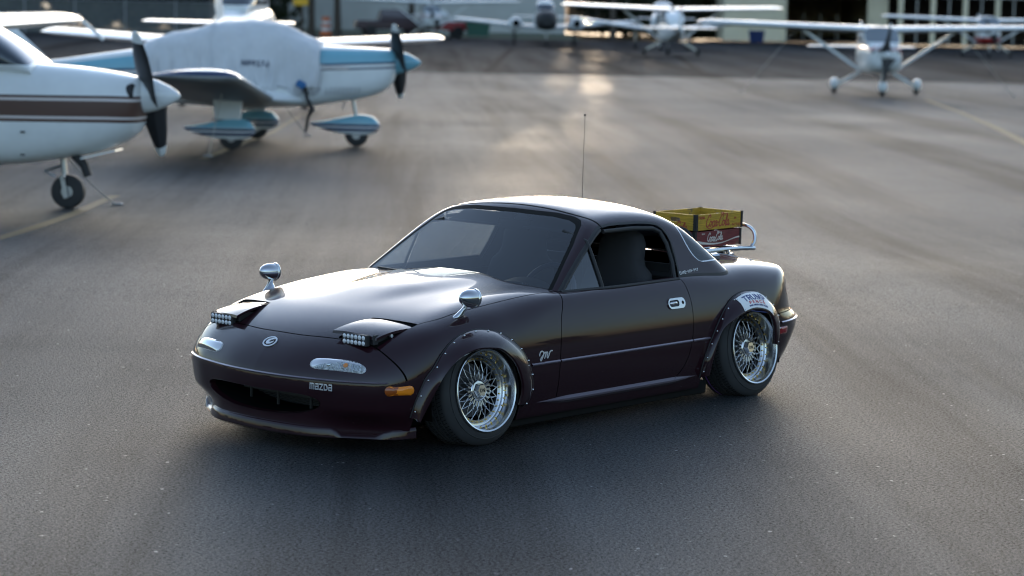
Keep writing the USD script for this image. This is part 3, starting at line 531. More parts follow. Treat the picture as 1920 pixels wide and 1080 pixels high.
hardtop = panel('hardtop', *A, house, M_paint, car, whole=True); panel('hardtop_gasket', *B, house, M_black, car, whole=True)
Hs, HFs = clip(HV, HF, np.where(HV[:, 1] > .38, -poly_sd(side, HV[:, [0, 2]])-.02, 1.)); Hs, HFs = clip(Hs, HFs, np.where(Hs[:, 0] > -.06, -poly_sd(np.array(GW), Hs[:, [1, 2]])-.016, 1.)); Hs, HFs = clip(Hs, HFs, -rg(Hs)-.004)
Nh = normals(house, Hs); Hs = Hs-Nh*.008
objn('headlining', np.vstack([Hs, Hs*[1, -1, 1]]), np.vstack([HFs, HFs[:, ::-1]+len(Hs)]), np.vstack([Nh, Nh*[1, -1, 1]]), M_dash, car)
# vent glass and door glass frames
def on_house(x, z, lift=0.0):
    P = np.array([x, .66, z]); 
    for _ in range(30): 
        g = (house(P+[0, 1e-4, 0])-house(P-[0, 1e-4, 0]))/2e-4; P[1] -= house(P)/max(g, .2)
    n = normals(house, P[None])[0]; return P+n*lift
fg = np.array([[on_house(x, z, -.010)*[1, -1, 1] for x in np.linspace(.12, -.535, 16)] for z in np.linspace(.70, .995, 8)]); obj('door_glass', grid_mesh(fg), M_dglass, car, True)
for sy in (1, -1):
    q = lambda L: [p*[1, sy, 1] for p in L]
    tri = sg.Polygon([(.40, .712), (.137, .700), (.118, .958), (.205, .892)]); pts = np.array(tri.exterior.coords)[:-1]
    G = np.array([[on_house(*((1-t)*(np.array([.405, .712])*(1-r)+np.array([.06, .975])*r)+t*(np.array([.137, .70])*(1-r)+np.array([.120, .965])*r)), lift=-.006) for t in np.linspace(0, 1, 6)] for r in np.linspace(0, .9, 12)])*[1, sy, 1]
    vg = obj('vent_glass', grid_mesh(G), M_vglass, car, True)
    dv = np.array(q([on_house(.128-.008*t, .69+.30*t, .001) for t in np.linspace(0, 1, 8)])); obj('window_divider', tube(dv, .0085, 8), M_black, car)
    ap = np.array(q([on_house(x, z, -.004) for x, z in [(.43, .706), (.36, .762), (.20, .874), (.05, .966), (-.02, .998)]])); obj('vent_frame', tube(ap, .010, 8), M_black, car)
    bl = np.array(q([on_house(x, .706+.004*abs(x), .002) for x in np.linspace(.44, -.52, 20)])); obj('belt_strip', tube(bl, .009, 8), M_black, car)
    rr = np.array(q([on_house(x, z, -.012) for x, z in [(-.50, .71), (-.528, .80), (-.538, .90), (-.52, .962), (-.47, .985), (-.3, .995), (-.05, .993)]])); obj('roof_rail_seal', tube(rr, .012, 8), M_black, car)
# ---- thin ledges round car and sill, with the highlight painted in as lighter colour
def surf_at(x, z):
    P = np.array([x, .80, z])
    for _ in range(25): g = (body(P+[0, 1e-4, 0])-body(P-[0, 1e-4, 0]))/2e-4; P[1] -= body(P)/max(g, .25)
    return P
M_glint = pm('painted_highlight', (.15, .12, .145), .22, .7, coat=1.0)  # lighter metallic colour standing in for the highlight along the body creases
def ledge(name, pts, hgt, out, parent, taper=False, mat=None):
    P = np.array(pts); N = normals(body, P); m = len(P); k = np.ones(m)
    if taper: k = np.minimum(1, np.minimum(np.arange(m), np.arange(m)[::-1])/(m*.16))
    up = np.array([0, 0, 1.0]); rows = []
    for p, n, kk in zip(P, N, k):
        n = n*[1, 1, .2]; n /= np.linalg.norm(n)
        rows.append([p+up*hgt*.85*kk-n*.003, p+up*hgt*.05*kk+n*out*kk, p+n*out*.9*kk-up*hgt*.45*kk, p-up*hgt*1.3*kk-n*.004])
    return obj(name, grid_mesh(np.array(rows)[:, ::-1]), mat or M_glint, parent, 20)
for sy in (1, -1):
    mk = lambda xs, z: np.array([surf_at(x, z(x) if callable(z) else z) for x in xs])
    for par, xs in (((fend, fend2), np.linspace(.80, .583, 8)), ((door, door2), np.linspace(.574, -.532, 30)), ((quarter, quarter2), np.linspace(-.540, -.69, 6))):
        o = ledge('highlight_ledge', mk(xs, .376), .010, .007, par[0 if sy > 0 else 1]) if sy > 0 else None
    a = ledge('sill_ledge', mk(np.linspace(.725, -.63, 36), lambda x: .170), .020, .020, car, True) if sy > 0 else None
def around_front(z, n=60):
    """points of the surface along the front at height z, from the right arch round the nose to the left arch"""
    out = []
    for th in np.linspace(-1, 1, n):
        d = np.array([math.cos(th*1.45), math.sin(th*1.45)*.62]); c = np.array([1.35, 0.0]); t = .2
        P = np.array([c[0]+d[0]*t, c[1]+d[1]*t, z]); lo, hi = 0, 1.2
        for _ in range(40):
            m = (lo+hi)/2; Pm = np.array([[c[0]+d[0]*m, c[1]+d[1]*m, z]])
            if body(Pm)[0] < 0: lo = m
            else: hi = m
        out.append([c[0]+d[0]*lo, c[1]+d[1]*lo, z])
    return np.array(out)
AF = around_front(.366); AF = AF[AF[:, 0] > 1.55]; ledge('bumper_highlight_ledge', AF[::-1], .0075, .008, nose)
def around_rear(z, n=50):
    out = []
    for th in np.linspace(-1, 1, n):
        d = np.array([-math.cos(th*1.4), math.sin(th*1.4)*.7]); lo, hi = 0, 1.3
        for _ in range(40):
            m = (lo+hi)/2
            if body(np.array([[-1.2+d[0]*m, d[1]*m, z]]))[0] < 0: lo = m
            else: hi = m
        out.append([-1.2+d[0]*lo, d[1]*lo, z])
    return np.array(out)
AR = around_rear(.398); AR = AR[AR[:, 0] < -1.39]; ledge('bumper_highlight_ledge', AR, .009, .008, bump_r)
# front lip and lower grille
LP = around_front(.105, 80); LP = LP[LP[:, 0] > 1.535]; NL = normals(body, LP); NL[:, 2] = 0; NL /= np.linalg.norm(NL, axis=1, keepdims=True); rows = []
for p, n in zip(LP, NL):
    a = abs(p[1]); notch = sstep(a, .44, .47)*sstep(-a, -.66, -.63); o = .011-.004*notch-.006*sstep(a, .60, .70); t = .124-.030*notch
    b = np.array([p[0], p[1], 0.])
    ke = sstep(a, .69, .775); o -= (o+.014)*ke; rows.append([b-n*(.012+.03*notch)+[0, 0, t+.008], b+n*o*.7+[0, 0, t], b+n*(o+.006*(1-ke))+[0, 0, t-.012], b+n*(o+.008*(1-ke))+[0, 0, .078], b+n*(o-.01)+[0, 0, .066+.02*ke], b-n*.08+[0, 0, .066+.02*ke]])
obj('front_lip', grid_mesh(np.array(rows)), M_paint, car, 40)
# mouth: rim, inner cavity, bars
th = np.linspace(0, 2*np.pi, 72, endpoint=False); mo = []
for t in th:
    c, s_ = math.cos(t), math.sin(t); a = .405*abs(c)**(2/2.6)*np.sign(c); z = .226+.02*(a/.39)**2+.060*abs(s_)**(2/2.2)*np.sign(s_); mo.append((a, z))
def front_at(y, z, lift=0.):
    P = np.array([1.9, y, z])
    for _ in range(25): g = (body(P+[1e-4, 0, 0])-body(P-[1e-4, 0, 0]))/2e-4; P[0] -= body(P)/max(g, .25)
    return P+normals(body, P[None])[0]*lift
MR = np.array([front_at(a, z) for a, z in mo]); MC = MR.mean(0)
G = np.array([MR+[.003, 0, 0], MR*[1, .985, 1]+[-.004, 0, 0], (MR-[0, 0, .226])*[1, .975, .93]+[-.03, 0, .226], (MR-[0, 0, .226])*[1, .97, .95]+[-.26, 0, .226]])
obj('mouth_rim', grid_mesh(G[:3, ::-1], close_u=True), M_paint, nose, 40); obj('intake_duct', grid_mesh(G[2:, ::-1], close_u=True), M_dark, nose)
obj('radiator', [box((.02, .8, .16), (1.62, 0, .226))]+[box((.006, .8, .002), (1.633, 0, .155+.008*k)) for k in range(18)], pm('radiator_fins', (.03, .03, .032), .5, .6), car)
obj('intake_frame', [bar((1.74, .20, .17), (1.74, .20, .29), .008), bar((1.74, -.04, .17), (1.74, -.04, .29), .008), bar((1.74, -.24, .17), (1.74, -.24, .29), .008), box((.02, .6, .014), (1.73, 0, .235))], M_black, car)
# ---- flares
def resample(L, n):
    L = np.array(L, float); t = np.r_[0, np.cumsum(np.linalg.norm(np.diff(L, axis=0), axis=1))]; t /= t[-1]; return PchipInterpolator(t, L)(np.linspace(0, 1, n))
for OUT, INN, nm in ((FL_OUT, FL_IN, 'front_flare'), (RF_OUT, RF_IN, 'rear_flare')):
    n = 56; o = resample(OUT, n); O = np.array([surf_at(x, z) for x, z in o]); NO = normals(body, O); I = resample(INN, n); ctr = I.mean(0)
    inward = I-O; inward /= np.linalg.norm(inward, axis=1, keepdims=True); rows = [O-NO*.004, O+NO*.005, O+NO*.0085+inward*.004]
    for s in (.12, .3, .5, .7, .86, .95): rows.append(O+NO*.008+(I-O)*s+np.array([0, 1, .35])*(.020*math.sin(math.pi*s)**.9*(1-.4*s)))
    rows += [I+[0, .001, 0], I+[0, -.007, .001]]
    for s in (.9, .6, .3, 0.): rows.append(O-NO*.006+(I-O)*s+np.array([0, 1, .35])*(.020*math.sin(math.pi*s)**.9*(1-.4*s)-.012))
    G = np.array(rows).transpose(1, 0, 2)
    if nm == 'rear_flare': G = G
    for sy in (1, -1):
        g = G[:, ::-1] if sy > 0 else G*[1, -1, 1]
        fl = obj(nm, grid_mesh(g), M_paint, car, 45)
        ed = O+NO*.004; obj('edge_trim', tube(ed*[1, sy, 1], .0042, 6), M_black, fl)
        if sy > 0:
            d = np.r_[0, np.cumsum(np.linalg.norm(np.diff(O, axis=0), axis=1))]; k = int(round(d[-1]/.082))
            for q in np.linspace(.035, d[-1]-.02, k):
                sb_ = .11; p = np.array([np.interp(q, d, (O+NO*.009+(I-O)*sb_+np.array([0, 1, .35])*(.020*math.sin(math.pi*sb_)**.9*(1-.4*sb_)))[:, j]) for j in range(3)]); nn = np.array([np.interp(q, d, NO[:, j]) for j in range(3)])
                rv = trimesh.creation.icosphere(1, .0058); rv.apply_translation(p); obj('rivet', rv, M_chrome, fl, True)
    # wheel well
    cx = 1.1325 if nm[0] == 'f' else -1.1325; th = np.linspace(-.25, math.pi+.25, 24)
    for sy in (1, -1):
        W_ = np.array([[(cx+.335*math.cos(t), sy*y, .23+.315*math.sin(t)) for t in th] for y in (.765, .40)]); W_[1] = W_[1]*[1, 1, 1]
        obj('wheel_well', [grid_mesh(W_), box((.66, .02, .48), (cx, sy*.40, .29))], M_dark, car)
# ---- lens and decals on the body surface
def onto(f, C, U, Vv, xy, lift):
    xy = np.asarray(xy, float); Wn = np.cross(U, Vv); Wn /= np.linalg.norm(Wn); P = np.asarray(C, float)+xy[:, :1]*np.asarray(U)+xy[:, 1:2]*np.asarray(Vv)
    for _ in range(14):
        v = f(P); g = (f(P+Wn*2e-4)-f(P-Wn*2e-4))/4e-4; P = P-(v/np.where(np.abs(g) < .25, .25, g))[:, None]*Wn
    return P+normals(f, P)*np.asarray(lift).reshape(-1, 1)
def frame_at(f, C, up=(0, 0, 1)):
    n = normals(f, np.array([C], float))[0]; U = np.cross(up, n); U /= np.linalg.norm(U); return U, np.cross(n, U)
def lens(name, f, C, ring2, h, mat, parent, base=.001, U=None, Vv=None, nr=6, smooth=40):
    if U is None: U, Vv = frame_at(f, C)
    r2 = np.array(ring2); c = r2.mean(0); rows = []
    for s in np.linspace(1, .02, nr): rows.append(onto(f, C, U, Vv, c+(r2-c)*s, base+h*(1-s**3)))
    rows.insert(0, onto(f, C, U, Vv, r2, -.004))
    return obj(name, grid_mesh(np.array(rows), close_u=True), mat, parent, smooth)
def flat(name, f, C, mesh, mat, parent, U=None, Vv=None, lift=.0015, ang=0.):
    """a flat extruded mesh (xy, z up) wrapped onto the surface"""
    if U is None: U, Vv = frame_at(f, C)
    if ang: U, Vv = U*math.cos(ang)+Vv*math.sin(ang), Vv*math.cos(ang)-U*math.sin(ang)
    m = mesh.copy(); v = np.array(m.vertices); m.vertices = onto(f, C, U, Vv, v[:, :2], lift+v[:, 2]); return obj(name, m, mat, parent, 20)
def stad(w, h, n=14, p=2.0):
    t = np.linspace(0, 2*np.pi, 4*n, endpoint=False); c, s = np.cos(t), np.sin(t); r = h/2
    return np.stack([np.where(c >= 0, 1, -1)*(w/2-r)+r*np.sign(c)*np.abs(c)**(2/p), r*np.sign(s)*np.abs(s)**(2/p)], 1)
def strokes(lines, w, cap='flat', join='mitre'):
    return so.unary_union([sg.LineString(l).buffer(w/2, cap_style=cap, join_style=join) for l in lines])
for sy in (1, -1):
    C = np.array(front_at(.47, .438)); C = C*[1, sy, 1]; U, Vv = frame_at(body, C)
    shape = np.array([(-.142, -.004), (-.135, .018), (-.105, .030), (-.03, .033), (.06, .030), (.12, .018), (.146, -.002), (.140, -.020), (.11, -.027), (.02, -.029), (-.08, -.028), (-.128, -.020)])*[sy, 1]
    if sy < 0: shape = shape[::-1]
    sh = ring(shape, 5); lp = lens('position_lamp', body, C, sh*1.05, .001, M_refl, nose, .0015, U, Vv)
    obj_ = lens('lamp_rim', body, C, sh*1.06, .0, M_silver, lp, .0005, U, Vv, 2)
    for k, (dx, r, mt) in enumerate(((-.045, .014, M_chrome), (.048, .013, M_amber))):
        p = onto(body, C, U, Vv, [[dx*sy, .002]], [.004])[0]; b = trimesh.creation.icosphere(2, r); b.apply_transform(trimesh.transformations.scale_matrix(.5, (0, 0, 0), normals(body, C[None])[0])); b.apply_translation(p); obj('bulb', b, mt, lp, True)
    for dx in (.02, .085): flat('lamp_divider', body, C, extrude(sg.box(dx*sy-.003, -.024, dx*sy+.003, .026), .006), M_chrome, lp, U, Vv, .002)
    flat('lamp_mesh', body, C, extrude(so.unary_union([sg.box(sy*(-.125+.01*k)-.0012, -.022, sy*(-.125+.01*k)+.0012, .022) for k in range(6)]+[sg.box(sy*(.095+.007*k)-.001, -.018, sy*(.095+.007*k)+.001, .018) for k in range(5)]), .004), M_silver, lp, U, Vv, .002)
    lens('lamp_glass', body, C, sh*1.0, .014, M_glass, lp, .004, U, Vv)
    # amber side marker / turn signal on the bumper corner
    C = np.array(surf_at(1.672, .326)); C = np.array([1.672, .749, .326]); C = to_surface(body, C[None], 3)[0]*[1, sy, 1]; U, Vv = frame_at(body, C)
    tg = lens('turn_signal', body, C, stad(.150, .048), .009, M_amber, nose, .001, U, Vv); half_ = stad(.080, .044)-[.035*sy, 0]
    lens('lens_inner_half', body, C, half_, .008, M_amberd, tg, .0025, U, Vv)
    C = to_surface(body, np.array([[-1.425, .806, .350]]), 3)[0]*[1, sy, 1]; lens('side_marker', body, C, stad(.105, .042, p=5), .005, M_red, bump_r, .001)
# emblem, lettering, script badge
C = to_surface(body, np.array([[1.834, 0, .501]]), 3)[0]; U, Vv = frame_at(body, C)
ell = lambda a, b: sg.Point(0, 0).buffer(1, 24).__class__(np.array(sg.Point(0, 0).buffer(1, 24).exterior.coords)*[a, b])
em = flat('emblem', body, C, extrude(ell(.044, .036).difference(ell(.036, .028)), .004), M_silver, nose, U, Vv)
fl = sg.Polygon([(.024, .021), (.002, .023), (-.018, .013), (-.023, -.002), (-.018, -.014), (-.006, -.019), (.008, -.016), (.020, -.004), (.022, .006), (.010, -.004), (-.002, -.007), (-.007, .000), (-.002, .010), (.010, .017)])
flat('emblem_flame', body, C, extrude(fl.buffer(.001), .004), M_silver, em, U, Vv)
def letters(specs, w, h, gap, sw):
    out, x = [], 0.
    for ch in specs:
        L, wd = LET[ch]; g = strokes([[(px*h, py*h) for px, py in l] for l in L], sw*h, 'square', 'mitre'); out.append(sa.translate(g, x)); x += wd*h+gap*h
    return so.unary_union(out), x-gap*h
LET = {'m': ([[(0, 0), (0, .8), (1.1, .8), (1.1, 0)], [(.55, 0), (.55, .8)]], 1.1), 'a': ([[(.08, .8), (.8, .8), (.8, 0), (0, 0), (0, .42), (.8, .42)]], .8), 'z': ([[(0, .8), (.85, .8), (0, 0), (.85, 0)]], .85), 'd': ([[(0, 0), (0, .8), (.55, .8), (.85, .55), (.85, .2), (.6, 0), (0, 0)]], .85)}
g, wd = letters('mazda', 1, .032, .42, .20); g = sa.scale(sa.translate(g, -wd/2, -.013), .122/wd, 1.0, origin=(0, 0))
C = to_surface(body, np.array([[1.885, .419, .331]]), 3)[0]; flat('bumper_lettering', body, C, extrude(g, .002), M_silver, nose)
sc = [[(-.055, .004), (-.048, .022), (-.032, .028), (-.020, .018), (-.028, -.006), (-.045, -.026), (-.048, -.018), (-.034, -.004), (-.018, .012), (-.006, .020), (-.002, .010), (-.012, -.014), (-.002, .004), (.010, .020), (.016, .012), (.010, -.006), (.014, -.014), (.024, -.004), (.036, .018), (.056, .024)]]
C = np.array(surf_at(.696, .414)); flat('script_badge', body, C, extrude(strokes([smooth_line(np.array(sc[0])*.88, 70)], .0066, 'round', 'round'), .002), M_silver, fend, np.array([-1., 0, 0]), np.array([0, 0, 1.]))
kana = {'ro': [[(0, 0), (0, 1), (1, 1), (1, 0), (0, 0)]], 'n': [[(0, .9), (.3, .7)], [(0, 0), (.6, .2), (1, .8)]], 'gu': [[(.3, 1), (0, .5)], [(.25, .8), (.85, .8), (.6, .3), (.2, 0)], [(.95, 1), (1.05, .85)]], 'dash': [[(0, .5), (1, .5)]], 'ri': [[(.15, 1), (.15, .4)], [(.8, 1), (.8, .5), (.4, 0)]], 'su': [[(.1, .9), (.9, .9), (.5, .4), (0, 0)], [(.5, .4), (1, 0)]],
        'ta': [[(.35, 1), (0, .5)], [(.3, .8), (.9, .8), (.6, .3), (.2, 0)], [(.3, .5), (.7, .4)]], 'ra': [[(.15, 1), (.85, 1)], [(.05, .7), (.95, .7), (.7, .2), (.3, 0)]], 'i': [[(.9, 1), (.1, .5)], [(.55, .7), (.55, 0)]], 'fu': [[(0, .9), (.9, .9), (.7, .4), (.2, 0)]]}
gs_ = []; x = -.085
for c in ['ro', 'n', 'gu', 'ro', 'dash', 'ri', 'su', 'ta', 'dash', 'ra', 'i', 'fu']:
    gs_.append(strokes([[(x+px*.0105, py*.013-.006) for px, py in l] for l in kana[c]], .0022, 'flat')); x += .0145
C = on_house(-.628, .741); flat('hardtop_lettering', house, C, extrude(so.unary_union(gs_), .0012), M_white, hardtop, np.array([-1., 0, .06]), np.array([0.06, 0, 1.]))
# sticker on the rear flare is a plate that follows the flare
st = sg.box(-.125, -.05, .125, .05)
def sticker():
    O = np.array([(-.905, .855, .548)]); 
    C = np.array([-1.035, .852, .535]); U = np.array([-1, 0, .035]); U /= np.linalg.norm(U); n = np.array([0, .60, .80]); Vv = np.cross(n, U)*1.0; Vv /= np.linalg.norm(Vv); n = np.cross(U, Vv)
    return C, U, Vv, n
FLV = np.array(resample(RF_IN, 56)); FLO = np.array([surf_at(x, z) for x, z in resample(RF_OUT, 56)]); FLN = normals(body, FLO)
MS = np.linspace(6, 49, 300); _it = lambda A: np.stack([np.interp(MS, np.arange(56), A[:, j]) for j in range(3)], 1)
FO, FI, FN = _it(FLO), _it(FLV), _it(FLN); QS = np.linspace(-.1, 1.1, 40); XS = np.linspace(-1.28, -.80, 90); TAB = np.empty((90, 40, 3))
for iq, q in enumerate(QS):
    P = FO+FN*.008+(FI-FO)*q+np.array([0, 1, .35])*(.020*math.sin(math.pi*min(max(q, 0), 1))**.9*(1-.4*q)); o = np.argsort(P[:, 0])
    for j in range(3): TAB[:, iq, j] = np.interp(XS, P[o, 0], P[o, j])
from scipy.interpolate import RegularGridInterpolator
_rgi = RegularGridInterpolator((XS, QS), TAB, bounds_error=False, fill_value=None)
on_flare = lambda x, q: _rgi(np.stack([x, q], -1))
stk = None
def flare_decal(name, mesh, mat, parent, lift):
    v = np.array(mesh.vertices); x, q, e = -1.045-v[:, 0], .52-v[:, 1]/.125, 1e-2; P = on_flare(x, q)
    n = np.cross(on_flare(x-e, q)-P, on_flare(x, q-e)-P); n /= np.linalg.norm(n, axis=1, keepdims=True); n *= np.sign(n[:, 1]+n[:, 2])[:, None]; out = P+n*(lift+v[:, 2:3])
    m = mesh.copy(); m.vertices = out; return obj(name, m, mat, parent, 20)
Gd = np.array([[(x, y, 0) for x in np.linspace(-.128, .150, 24)] for y in np.linspace(-.047, .049, 6)])
rf0 = stage.GetPrimAtPath('/World/sports_car/rear_flare')
stk = flare_decal('bumper_sticker', grid_mesh(Gd), M_white, rf0, .0022)
bd = sg.box(-.122, -.041, .144, .043); flare_decal('sticker_border', extrude(so.unary_union([sg.LineString(c).segmentize(.02).buffer(.0014) for c in [bd.exterior.coords]]), .0005), M_blueink, stk, .0026)
def centred(txt, h, wd, bold=True, depth=.0006):
    m = meshkit.text_mesh(txt, h, depth, bold); b = m.bounds; m.apply_translation((-(b[0][0]+b[1][0])/2, 0, 0)); m.apply_transform(np.diag([wd/(b[1][0]-b[0][0]), 1, 1, 1])); return m
for txt, h, wd, y, mt in (('TRUMP', .034, .20, .002, M_blueink), ('P E N C E', .017, .145, -.020, M_redink), ('MAKE AMERICA GREAT AGAIN', .009, .17, -.035, M_blueink)):
    m = centred(txt, h, wd); m.apply_translation((.012, y, 0)); flare_decal('sticker_lettering', m, mt, stk, .0028)
M_cup = pm('reflector_cup', (.62, .63, .66), .25, .4, coat=1.0)
# ---- pop-up headlights
for sy in (1, -1):
    Lp = np.array(LID); piv = np.array([1.475, 0, 0]); rows_x = np.linspace(1.478, 1.725, 14)
    def edge(x, inner): 
        if inner: return np.interp(x, [1.478, 1.49, 1.72], [.372, .374, .352])
        return np.interp(x, [1.478, 1.55, 1.68, 1.72], [.630, .618, .604, .600])
    G = np.array([[(x, edge(x, 1)+(edge(x, 0)-edge(x, 1))*t, 0) for t in np.linspace(0, 1, 12)] for x in rows_x]); uu = np.linspace(0, 1, 14)[:, None]; tt = np.linspace(0, 1, 12)[None]; G[..., 0] = 1.480-.034*tt+uu*(.245-.020*tt); G[..., 1] = np.vectorize(lambda x: edge(x, 1))(G[..., 0])*(1-tt)+np.vectorize(lambda x: edge(x, 0))(G[..., 0])*tt; G[..., 2] = T_(G[..., 0], G[..., 1])-.004-.016*uu**3-.005*np.abs(2*tt-1)**3
    ang = math.radians(13.0); x0, z0 = 1.468, .634
    def up_(P): 
        dx, dz = P[..., 0]-x0, P[..., 2]-z0; Q = P.copy(); Q[..., 0] = x0+dx*math.cos(ang)-dz*math.sin(ang); Q[..., 2] = z0+dx*math.sin(ang)+dz*math.cos(ang); return Q
    top = up_(G); bot = up_(G-[0, 0, .014]); 
    def closed(top, bot):
        m, n = top.shape[:2]; P = np.concatenate([top, bot[:, ::-1]], 1); return grid_mesh(P[::-1] if sy > 0 else P, close_u=True, cap=True)
    t_, b_ = top*[1, sy, 1], bot*[1, sy, 1]; lid = obj('headlight_lid', closed(t_, b_), M_paint, car, 35)
    well = []
    P = np.array(LID); P3 = np.c_[P, T_(P[:, 0], P[:, 1])-.003]; c = P3.mean(0); low = P3-[0, 0, .13]; Gw = np.array([P3, low])*[1, sy, 1]
    mw = grid_mesh(Gw, close_u=True, cap=False); fc = trimesh.creation.triangulate_polygon(sg.Polygon(P), engine='earcut'); bm = trimesh.Trimesh(np.c_[fc[0], np.full(len(fc[0]), P3[:, 2].min()-.13)]*[1, sy, 1], fc[1], process=False)
    obj('headlight_well', [mw, bm], M_dark, car)
    # carrier and LED bar
    fx = up_(np.array([1.690, .478, .545-.0])); zc = fx[2]-.034; cx_, cy_ = 1.716, .486; zc = .556
    obj('lamp_carrier', [box((.20, .012, .05), (1.60, sy*.385, zc+.012), bevel=.004), box((.20, .012, .05), (1.60, sy*.588, zc+.004), bevel=.004), box((.035, .20, .045), (1.672, sy*cy_, zc), bevel=.004), bar((1.60, sy*.59, zc+.02), (1.60, sy*.612, zc+.02), .012, 12)], M_black, car)
    led = obj('light_bar', box((.03, .166, .056), (cx_, sy*cy_, zc), bevel=.004), M_black, car)
    for i in range(6):
        for j in range(2):
            y, z = sy*cy_+(i-2.5)*.0262, zc+(j-.5)*.0265
            obj('reflector_cup', revolve([(.0118, .0165), (.010, .010), (.004, .004), (.0008, .003)], 12, 'x').apply_transform(np.diag([-1, 1, 1, 1])).apply_translation((cx_+.0195+.0, y, z)) if False else trimesh.creation.icosphere(2, .0118).apply_transform(np.diag([.55, 1, 1, 1])).apply_translation((cx_+.0135, y, z)), M_cup, led, True)
    obj('hinge_bolt', [bar((1.60, sy*.612, zc+.02), (1.60, sy*.618, zc+.02), .009, 12)], M_chrome, car)
# ---- mirrors
for sy in (1, -1):
    B = np.array([1.188, .695, .653]); B = to_surface(body, B[None], 3)[0]*[1, sy, 1]; Hd = np.array([1.165, .732, .738])*[1, sy, 1]
    ax = np.array([1, .0, .10]); ax /= np.linalg.norm(ax); Z = np.array([0, 0, 1.]); Y = np.cross(Z, ax); Y /= np.linalg.norm(Y); Z = np.cross(ax, Y)
    prof = [(0.0005, .072), (.014, .068), (.028, .056), (.039, .036), (.045, .012), (.0465, -.012), (.0455, -.018), (.050, -.020), (.051, -.030), (.047, -.036), (.043, -.037)]
    sh = revolve(prof, 40); sh = place(sh, Y, Z, ax, Hd); mi = obj('fender_mirror', sh, M_chrome, car, 40)
    obj('mirror_glass', place(revolve([(.0005, -.033), (.043, -.034)][::-1], 32), Y, Z, ax, Hd), M_chrome, mi)
    n = normals(body, B[None])[0]; st_ = []
    for t, rx, ry in ((-.004, .042, .020), (.006, .040, .019), (.018, .030, .015), (.034, .019, .012), (.062, .015, .012)):
        c = B+(Hd-B)*(t/.10)+n*.0; th = np.linspace(0, 2*np.pi, 24, endpoint=False); st_.append([c+np.array([1, 0, -.22])*(rx*math.cos(a)+.022*(1-t/.05))+np.array([0, 1, -.15*sy])*ry*math.sin(a) for a in th])
    obj('mirror_stalk', grid_mesh(np.array(st_), close_u=True, cap=True), M_chrome, mi, 50)
# ---- door handles
for sy, dr in ((1, door), (-1, door2)):
    C = to_surface(body, np.array([[-.412, .807, .589]]), 3)[0]*[1, sy, 1]; U, Vv = frame_at(body, C)
    hd = flat('door_handle', body, C, extrude(sg.Polygon(stad(.148, .058)).difference(sg.Polygon(stad(.086, .036)-[.022, 0])).difference(sg.Point(.052, 0).buffer(.010)), .006), M_chrome, dr, U, Vv)
    lens('handle_cup', body, C, stad(.086, .036)-[.022, 0], -.001, M_dash, hd, .0012, U, Vv); lens('handle_pull', body, C, stad(.066, .018)-[.018, -.003], .006, M_chrome, hd, .002, U, Vv); lens('lock', body, C, stad(.012, .012)+[.052, 0], .002, M_black, hd, .003, U, Vv)
# ---- cabin
tub = trimesh.util.concatenate([box((1.75, 1.30, .02), (-.20, 0, .16)), box((.02, 1.34, .60), (-.78, 0, .45)), box((.02, 1.40, .5), (.62, 0, .42)), box((1.4, .02, .46), (-.1, .70, .42)), box((1.4, .02, .46), (-.1, -.70, .42)), box((.9, .24, .22), (-.15, 0, .28), bevel=.04)])
obj('cabin_floor', tub, M_dash, car)
obj('rear_shelf', box((.34, 1.28, .04), (-.92, 0, .68), bevel=.02), M_dash, car)
db = [(.66, .60), (.60, .700), (.45, .712), (.34, .700), (.27, .665), (.25, .60), (.30, .50), (.5, .45)]
dd = np.array([[(x-.05*(y/.68)**2, y, z+.0*(y)) for x, z in db] for y in np.linspace(-.66, .66, 14)]); obj('dashboard', grid_mesh(dd), M_dash, car, 50)
th = np.linspace(0, math.pi, 12); hood_ = np.array([[(.30+.10*s, .36+.17*math.cos(t), .690+.055*math.sin(t)*(1-.3*s)) for t in th] for s in (0, .4, 1.0)]); obj('gauge_hood', grid_mesh(hood_), M_dash, car, 50)
th = np.linspace(0, 2*np.pi, 40, endpoint=False); sa_ = math.radians(24); sw = np.array([(.155-.185*math.sin(t)*math.sin(sa_), .36+.185*math.cos(t), .625+.185*math.sin(t)*math.cos(sa_)) for t in th])
sw_ = obj('steering_wheel', tube(sw, .0145, 10, closed=True), pm('wheel_leather', (.03, .032, .05), .35), car, True)
obj('wheel_spokes', [flatbar((.18, .36, .61), (.155-.185*math.sin(t)*math.sin(sa_), .36+.185*math.cos(t), .625+.185*math.sin(t)*math.cos(sa_)), .03, .012, (1, 0, .3)) for t in (0.1, math.pi-.1, -math.pi/2)]+[box((.05, .12, .10), (.185, .36, .61), bevel=.02)], M_dash, sw_)
for sy in (1, -1):
    def cushion(path, wd, th_, n=9):
        rows = []
        for (x, z, w, t) in path:
            a = np.linspace(0, 2*np.pi, 24, endpoint=False); c, s = np.cos(a), np.sin(a); rows.append(np.stack([np.zeros(24), np.sign(c)*np.abs(c)**.5*w, np.sign(s)*np.abs(s)**.6*t], 1)+[x, 0, z])
        return rows
    bk = []
    for z, x, w, t in ((.30, -.36, .20, .07), (.36, -.375, .235, .085), (.50, -.41, .245, .08), (.64, -.445, .235, .075), (.72, -.462, .215, .072), (.76, -.468, .165, .065), (.80, -.475, .150, .062), (.88, -.490, .150, .058), (.93, -.498, .125, .05), (.955, -.502, .07, .03)):
        a = np.linspace(0, 2*np.pi, 28, endpoint=False); c, s = np.cos(a), np.sin(a); bk.append(np.stack([x+np.sign(s)*np.abs(s)**.7*t, sy*.36+np.sign(c)*np.abs(c)**.6*w, np.full(28, z)], 1))
    se = obj('seat', grid_mesh(np.array(bk), close_u=True, cap=True), M_seat, car, 60); obj('seat_cushion', box((.50, .48, .16), (-.12, sy*.36, .32), bevel=.06), M_seat, se)
